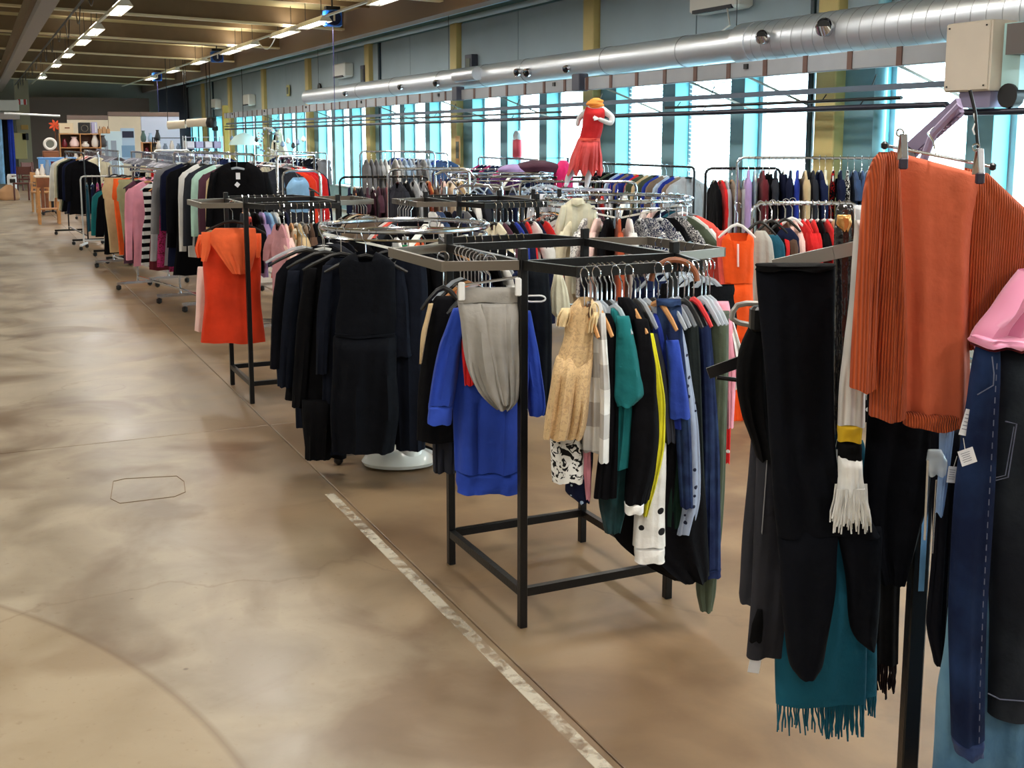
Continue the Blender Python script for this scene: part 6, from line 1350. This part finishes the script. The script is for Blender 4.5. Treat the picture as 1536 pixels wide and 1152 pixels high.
T = thingbox('plinth', 'tall narrow brown cabinet under the ring mirror', 'cabinet', (q.x, q.y, 0), (.36, .3, q.z - .165), wood2, part='body', extra=lambda T_: MB().box((0, -.155, .8), (.30, .01, 1.1)).obj('door', mat('mid_brown_door', (140, 84, 52), .5), T_, smooth=False))
names_ = 'amber olive rose slate ivory copper navy jade'.split()
for k in range(8):
    cc = ((186, 128, 60), (96, 100, 60), (206, 140, 140), (80, 84, 96), (226, 218, 200), (170, 100, 64), (34, 44, 84), (60, 130, 110))[k]
    thingbox('small_box', 'small %s coloured box on the bottom boards of the pine shelf unit' % names_[k], 'box', (xa + .13 + .135 * k, Y1 - .04, .261 if k % 2 else .661), (.12, .2, .14 + .03 * (k % 3)), mat('box_' + names_[k], cc, .6), extra=lambda T_: MB().box((0, -.102, .07), (.06, .006, .04)).obj('label_patch', white_pl, T_, smooth=False))
# blue plastic table tops, chairs, table
def table(label, px, py, Y, w, d_, m_, name='table', legm=wood2):
    p = at_y(px, py, Y); T_ = thing(name, label, 'table', (p.x, p.y, 0))
    MB().box((0, 0, p.z - .02), (w, d_, .04), bev=.01).obj('table_top', m_, T_, smooth=False)
    for sx in (-1, 1):
        for sy in (-1, 1): MB().box((sx * (w / 2 - .06), sy * (d_ / 2 - .06), (p.z - .04) / 2), (.05, .05, p.z - .04)).obj('leg', legm, T_, smooth=False)
    return T_, p
T, p = table('low light blue plastic covered table before the pine shelves', 85, 236, 27.5, .8, .5, mat('sky_blue_plastic', (96, 150, 210), .4))
MB().box((0, -.26, p.z - .14), (.8, .012, .2)).obj('cover_skirt', mat('sky_blue_plastic', (96, 150, 210), .4), T, smooth=False)
T, p = table('wooden side table holding white and dark red bottles at the far left', 70, 263, 24.5, .48, .45, mat('pale_runner', (226, 214, 196), .6), legm=wood)
MB().box((0, -.2, p.z - .14), (.40, .02, .18)).obj('apron', wood2, T, smooth=False)
MB().box((0, 0, .30), (.42, .35, .02)).obj('lower_shelf', wood, T, smooth=False)
for k, (x, r, h, m_, nm) in enumerate(((-.17, .04, .13, whitec, 'small white'), (-.08, .05, .22, whitec, 'slim white'), (.02, .055, .30, blueg, 'tall pale blue'), (.12, .06, .27, darkred, 'dark red'), (.19, .035, .16, whitec, 'thin cream'))):
    vase('%s bottle on the wooden side table at the far left' % nm, (p.x + x, p.y - .05, p.z), r, h, m_, name='bottle', cat='bottle')
def chair(label, px, py, m_, rz=0, seat=.46):
    p_ = at_h(px, py, 0); T_ = thing('wooden_chair', label, 'chair', (p_.x, p_.y, 0), rz)
    MB().box((0, 0, seat), (.44, .42, .04), bev=.01).obj('seat', m_, T_, smooth=False)
    for sx in (-1, 1):
        MB().box((sx * .19, -.18, seat / 2 - .01), (.04, .04, seat - .02)).obj('leg', m_, T_, smooth=False); MB().box((sx * .19, .19, .46), (.04, .04, .92)).obj('leg', m_, T_, smooth=False)
        MB().box((sx * .21, 0, seat + .2), (.04, .42, .03)).obj('armrest', m_, T_, smooth=False)
    MB().box((0, .20, .80), (.34, .02, .22), bev=.008).obj('backrest', m_, T_, smooth=False)
    MB().box((0, .20, .56), (.34, .02, .05)).obj('back_slat', m_, T_, smooth=False)
    return T_
chair('light wood armchair at the edge of the far walkway', 66, 318, wood, .2)
chair('dark brown wooden chair left of the light wood armchair', 36, 300, mat('dark_brown_wood', (92, 48, 38), .5), -.3)
chair('reddish-brown wooden chair farthest back on the left', 48, 286, mat('red_brown_wood', (110, 62, 50), .5), .5)
pd = at_h(80, 322, 0)
T = thing('pedestal_table', 'dark pedestal table with a star base on castors by the far coats', 'table', (pd.x, pd.y, 0))
MB().tube([(0, 0, .06), (0, 0, .72)], .03, 10).obj('column', black_metal, T); MB().box((0, 0, .74), (.45, .45, .03), bev=.01).obj('table_top', wood2, T, smooth=False)
for k in range(5):
    a = 2 * PI * k / 5; MB().bar((0, 0, .09), (.26 * math.cos(a), .26 * math.sin(a), .065), .03, .02).obj('base_arm', black_metal, T, smooth=False)
    MB().lathe([(.01, -.03), (.028, -.015), (.028, .015), (.01, .03)], (.26 * math.cos(a), .26 * math.sin(a), .032), 10).obj('castor', black_pl, T)
p = at_h(14, 300, 0)
T = thing('sack', 'tan cloth sack slumped on the floor at the far left edge', 'bag', (p.x, p.y, 0))
MB().loft([(.42, .06, .05), (.36, .14, .10), (.22, .26, .2), (.08, .28, .22), (0.005, .24, .2)], 30, 16, .02, 3, capt=True, e=1).obj('sack_body', mat('tan_sack', (196, 150, 108), .8, bump=.4), T)
T = thing('white_bin', 'white pedal bin with a dark opening at the far left', 'bin', at_h(20, 292, 0))
MB().lathe([(.13, 0), (.15, .02), (.15, .55), (.12, .62)], n=20).obj('body', white_pl, T); MB().box((0, -.14, .42), (.16, .03, .12), bev=.01).obj('opening', black_pl, T, smooth=False)
# small pine shelf with pots and the glazed sideboard before the partition
T, xa2, xb2, ht2 = shelf_unit('small pine shelf with red and cream pots before the partition', 212, 239, 213, 30.5, (.5, .95, 1.25, 1.58), wood, depth=.3)
for k, (x, m_, nm) in enumerate(((.12, darkred, 'dark red'), (.32, mat('cream_pot', (214, 200, 160), .5), 'cream'))): vase('%s pot on the small pine shelf before the partition' % nm, (xa2 + x, 30.45, 1.261), .08, .2, m_, name='pot', cat='pot')
for k, (x, h, m_, nm) in enumerate(((.05, .28, mat('green_plant_pot', (70, 96, 92), .5), 'green-grey'), (.22, .22, mat('pale_blue_jug', (160, 190, 220), .4), 'pale blue'), (.40, .30, mat('black_pot', (24, 22, 24), .4), 'black'))): vase('%s jug on top of the small pine shelf' % nm, (xa2 + x, 30.45, ht2 + .001), .07, h, m_, name='jug', cat='jug')
p = at_y(258, 232, 27)
T = thing('sofa_bed_frame', 'dark grey cushioned back with a white tube frame before the partition', 'seat', (p.x, p.y, 0))
MB().tube([(-.42, 0, 0), (-.42, 0, p.z + .02), (-.36, 0, p.z + .10), (.36, 0, p.z + .10), (.42, 0, p.z + .02), (.42, 0, 0)], .022, 8).obj('tube_frame', white_pl, T)
MB().box((0, 0, p.z - .06), (.74, .08, .26), bev=.03).obj('back_cushion', mat('slate_cushion', (70, 74, 92), .6), T, smooth=False); MB().box((0, -.25, .42), (.74, .5, .12), bev=.03).obj('seat_cushion', mat('slate_cushion', (70, 74, 92), .6), T, smooth=False)
T = thing('glass_shelf', 'dark metal display shelf of glass bowls behind the cushioned back', 'shelf', (at_y(262, 222, 29.5).x, 29.5, 0))
for sx in (-1, 1):
    for sy in (-1, 1): MB().box((sx * .5, sy * .16, .86), (.025, .025, 1.72)).obj('upright', black_metal, T, smooth=False)
for z in (.5, 1.0, 1.40, 1.70): MB().box((0, 0, z), (1.02, .34, .02)).obj('shelf_board', black_metal, T, smooth=False)
for k in range(6): vase('%s glass bowl from the left on the dark display shelf' % ORD[k], (T.location.x - .4 + .16 * k, 29.4, 1.411), .06, .15 if k % 2 else .22, (whitec, blueg)[k % 2], name='glass_bowl', cat='bowl', group='glass bowls on the dark display shelf')
p = at_y(305, 225, 29)
T = thing('wire_shelving', 'violet-white wire shelving stacked with pale goods by the yellow post', 'shelf', (p.x, 29, 0))
for sx in (-1, 1):
    for sy in (-1, 1): MB().tube([(sx * .45, sy * .2, 0), (sx * .45, sy * .2, 1.75)], .014, 8).obj('upright', white_pl, T)
for z in (.4, .8, 1.15, 1.45, 1.72): MB().box((0, 0, z), (.92, .42, .015)).obj('shelf_board', mat('pale_violet_shelf', (176, 176, 196), .4, .4), T, smooth=False)
for k in range(8): thingbox('folded_linen', '%s folded linen pile from the left on the %s board of the wire shelving' % (ORD[k % 4], ('lower', 'upper')[k // 4]), 'linen', (p.x - .33 + .22 * (k % 4), 28.98, (1.16, 1.46)[k // 4]), (.18, .28, .16), mat(('pale_linen', 'lilac_linen')[k % 2], ((214, 214, 226), (170, 168, 204))[k % 2], .8), group='folded linen on the wire shelving', part='linen_stack')
# left end: doorway with hanging blue clothes
T = thing('curtain', 'dark blue and sky blue cloths hanging in the far left doorway', 'curtain', at_y(8, 180, 44)); zt = at_y(8, 176, 44).z; T.location.z = 0
for k in range(6):
    MB().loft([(zt, -.75 + .18 * k, .09, .03), (zt * .5, -.75 + .18 * k, .10, .05), (.1, -.75 + .18 * k, .09, .05)], 20, 10, .03, k, capt=True).obj('cloth', fabric(('navy', 'blue', 'indigo', 'sky', 'jet', 'royal', 'navy')[k]), T)
T = thing('door_header', 'pale roller shutter box over the far left doorway', 'shutter', at_y(-6, 158, 43.6)); MB().box((0, 0, 0), (1.45, .3, .38), bev=.02).obj('box', mat('pale_shutter', (176, 176, 172), .5), T, smooth=False)
MB().box((0, -.02, -.36), (1.45, .2, .24), bev=.01).obj('lower_box', mat('shutter_grey', (150, 140, 136), .5), T, smooth=False)
T = thing('exit_sign', 'small red and white sign high on the tan pillar', 'sign', (at_y(33, 153, 47.9).x, 47.93, at_y(33, 153, 47.9).z)); MB().box((0, 0, 0), (.34, .02, .2)).obj('plate', white_pl, T, smooth=False)
for sx in (-1, 1): MB().box((sx * .10, -.014, 0), (.09, .01, .2)).obj('red_bar', mat('sign_red', (190, 50, 44), .5), T, smooth=False)
for k, (px, py, w, h, m_, lab) in enumerate(((37, 191, .26, .18, mat('ochre_sign', (186, 140, 70), .6), 'ochre square sign on the tan pillar'), (38, 205, .24, .26, black_pl, 'black bell-shaped lamp on the tan pillar'), (30, 225, .5, 1.0, mat('yellow_board', (190, 170, 116), .7), 'yellowish board leaning at the foot of the tan pillar'))):
    p = at_y(px, py, 47.85); T = thing(('wall_sign', 'wall_lamp', 'board')[k], lab, ('sign', 'lamp', 'board')[k], (p.x, 47.9, p.z if k < 2 else h / 2 + .9))
    MB().box((0, 0, 0), (w, .06, h), bev=.01).obj('face', m_, T, smooth=False); MB().box((0, .02, 0), (w * .6, .07, h * .6)).obj('mount', grey_metal, T, smooth=False)
tag(MB().tube([at_y(6, 170, 40), at_y(90, 174, 40)], .035, 8).obj('white_pole', white_pl), 'long white horizontal pole crossing before the tan pillar', 'pole')
# orange flower and plant
p = at_y(82, 188, 31.5); T = thing('orange_flower', 'orange paper flower above the ring mirror', 'decoration', p)
for k in range(7):
    a = 2 * PI * k / 7; MB().tube([(0, 0, 0), (.10 * math.cos(a), 0, .10 * math.sin(a)), (.15 * math.cos(a + .1), 0, .15 * math.sin(a + .1))], [.02, .035, .008], 6, flat=.4).obj('petal', mat('orange_petal', (232, 84, 40), .6), T)
MB().tube([(0, 0, 0), (.02, 0, -1.0), (.02, 0, -p.z)], .012, 6).obj('stem', wood2, T)
# rolled tubes and yellow post
yp = at_x(341, 200, 7.13)
tag(MB().box((7.13, yp.y + .2, 1.35), (.16, .2, 2.7), bev=.01).obj('yellow_post', mat('mustard_post', (170, 150, 72), .5), None, smooth=False), 'mustard yellow post at the far end of the trunking', 'post')
for k, (px0, px1, py) in enumerate(((252, 278, 186), (281, 312, 183))):
    A_ = at_d(px0, py + 2, 33); B2 = at_d(px1, py, 33); T = thing('rolled_blind', '%s horizontal cream cylinder hung near the far windows' % ('left', 'right')[k], 'cylinder', (A_ + B2) / 2)
    MB().tube([A_ - T.location, B2 - T.location], .12, 18).obj('cylinder', mat('cream_cylinder', (222, 206, 184), .5), T)
    for q in (A_, B2): MB().tube([q - T.location, q - T.location + Vector((0, 0, 4.02 - q.z))], .01, 6).obj('suspension_wire', black_metal, T)
p = at_d(317, 184, 32.6); T = thing('dark_motor', 'dark motor unit at the end of the right cream cylinder', 'motor', p)
MB().lathe([(.05, -.15), (.14, -.12), (.16, 0), (.12, .13), (.05, .16)], n=16).obj('housing', black_metal, T); MB().box((.1, 0, -.16), (.16, .12, .14), bev=.02).obj('terminal_box', black_pl, T, smooth=False); MB().tube([(0, 0, .15), (0, 0, 4.03 - p.z)], .012, 6).obj('suspension_wire', black_metal, T)
# white lamp shade, chandelier, ornaments and the long white dress hanging from the thick pipe
p = at_x(366, 211, 6.9); T = thing('dome_lamp', 'pale dome lampshade hanging before the far windows', 'lamp', p)
MB().lathe([(.42, -.12), (.38, -.02), (.26, .12), (.12, .2), (.03, .22)], n=28).obj('shade', mat('pale_mint_shade', (196, 226, 226), .5), T); MB().tube([(0, 0, .2), (0, 0, 4.0 - p.z)], .008, 6).obj('cord', black_metal, T)
p = at_x(402, 211, 6.9); T = thing('chandelier', 'white shell chandelier hanging beside the pale dome lampshade', 'chandelier', p)
rg = random.Random(5)
for k in range(42):
    a = rg.uniform(0, 6.28); z = rg.uniform(-.35, .35); r = .24 * math.sqrt(max(0, 1 - (z / .42) ** 2)) + .03
    MB().lathe([(.008, -.03), (.035, -.012), (.04, .01), (.012, .03)], (r * math.cos(a), r * math.sin(a), z), 8).obj('shell_disc', whitec if k % 3 else blueg, T)
MB().tube([(0, 0, -.3), (0, 0, .8)], .012, 6).obj('stem', grey_metal, T)
for k, px in enumerate((348, 356, 385, 424, 432, 440, 447, 455)):
    p = at_x(px, 207 + (k * 7) % 12, 7.06); T = thing('hanging_ornament', '%s small ornament on a thread before the far windows, from the left' % ORD[k], 'ornament', p)
    MB().lathe([(.01, -.08), (.06, -.04), (.05, .02), (.015, .07)], n=10).obj('pendant', (blueg, whitec, black_pl)[k % 3], T); MB().tube([(0, 0, .06), (0, 0, 1.965 - p.z if 1.965 - p.z > .1 else .3)], .005, 5).obj('thread', white_pl, T)
dd = 31.5
T = thing('long_white_dress', 'long ivory dress hung high from the thick dark pipe', 'dress', at_d(416, 193, 30.6))
draped('bodice', None, None, 30.6, [(194, 414, 422), (203, 411, 424), (214, 408, 426)], fabric('ivory'), .10, .02, 411, parent=T)
draped('skirt_panel', None, None, 30.6, [(213, 408, 427), (235, 405, 434), (258, 404, 440), (266, 405, 440)], fabric('ivory'), .16, .04, 412, parent=T, freq=7)
draped('opening_shade', None, None, 30.45, [(198, 412, 413.5), (210, 410, 413), (226, 411, 412)], fabric('jet'), .02, .004, 413, parent=T, seg=14, nz=10)  # jet strip painting the shade inside the dress opening
# heap of purple and pink clothes on a low rack
hp_ = at_d(806, 268, 12.4)
T = thing('heap_rack', 'dark wire rack frame standing over the heap of purple clothes', 'clothes rack', (hp_.x, hp_.y, 0), -YAW)
w_ = .33; zt = at_d(820, 237, 12.4).z
MB().tube([(-w_, 0, 0), (-w_, 0, zt), (w_, 0, zt), (w_, 0, 0)], .014, 8).obj('wire_frame', mat('slate_frame', (60, 80, 92), .4, .4), T); MB().box((0, 0, 1.16), (1.0, .5, .03)).obj('shelf_board', grey_metal, T, smooth=False)
for s_ in (-1, 1): MB().box((s_ * .46, 0, .575), (.03, .4, 1.14)).obj('side_panel', grey_metal, T, smooth=False)
for k, (dx, z, w, h, c_, nm) in enumerate(((-.30, 1.18, .22, .14, 'purple', 'purple jumper at the left of the heap under the wire frame'), (-.06, 1.18, .24, .17, 'indigo', 'dark blue jumper in the middle of the heap under the wire frame'), (.0, 1.34, .26, .12, 'plum', 'plum scarf on top of the heap under the wire frame'), (.28, 1.18, .11, .28, 'hotpink', 'bright pink folded shirt at the right of the heap'), (-.25, 1.32, .18, .10, 'lilac', 'lilac blouse on the left top of the heap'))):
    c = T.location + Matrix.Rotation(-YAW, 3, 'Z') @ Vector((dx, -.05, 0)); 
    o = MB().loft([(h, w * .3, .05), (h * .8, w * .7, .12), (h * .4, w, .17), (0.0, w * .95, .16)], 30, 12, .018, k, capt=True, e=.9).obj('folded_garment', fabric(c_)); o.location = (c.x, c.y, z); o.rotation_euler[2] = -YAW; tag(o, nm, 'clothes')

# remaining hangers far away, past the count of hangers that can be told apart
o = FARK.obj('hanger_hooks', chrome); o['kind'] = 'stuff'; tag(o, 'chrome hooks of the crowded hangers on the distant rails', 'hangers')
o2 = FARH.obj('hanger_bars', white_pl); o2['kind'] = 'stuff'; tag(o2, 'shoulder bars of the crowded hangers on the distant rails', 'hangers')
# crowds of empty hangers over the coat rails
EH = MB(); rg = random.Random(3)
for a, b, h, n in (((2.3, 12.2), (2.3, 16.5), 1.47, 60), ((2.6, 17.0), (2.5, 21.0), 1.46, 60), ((2.35, 21.6), (2.3, 25.0), 1.46, 40)):
    rail_rack('chrome rail crowded with empty hangers, %s from the camera' % ORD[0 if a[1] < 13 else (1 if a[1] < 18 else 2)], a, b, h, chrome)
    for k in range(n):
        f = (k + .5) / n; M = Matrix.Translation((a[0] + (b[0] - a[0]) * f, a[1] + (b[1] - a[1]) * f, h)) @ Matrix.Rotation(rg.uniform(-.5, .5), 4, 'Z')
        for me in (hmesh(.36), HOOKLO): EH.add([M @ v.co for v in me.vertices], [tuple(q.vertices) for q in me.polygons])
o = EH.obj('empty_hangers', mat('mixed_grey_plastic', (112, 112, 124), .3, .5)); o['kind'] = 'stuff'; tag(o, 'crowd of empty grey hangers above the long coat rails', 'hangers')
print('HANGERS', NHANG[0], 'OBJECTS', len(bpy.data.objects), 'TRIS', sum(len(o.data.polygons) * 2 for o in bpy.data.objects if o.type == 'MESH'))
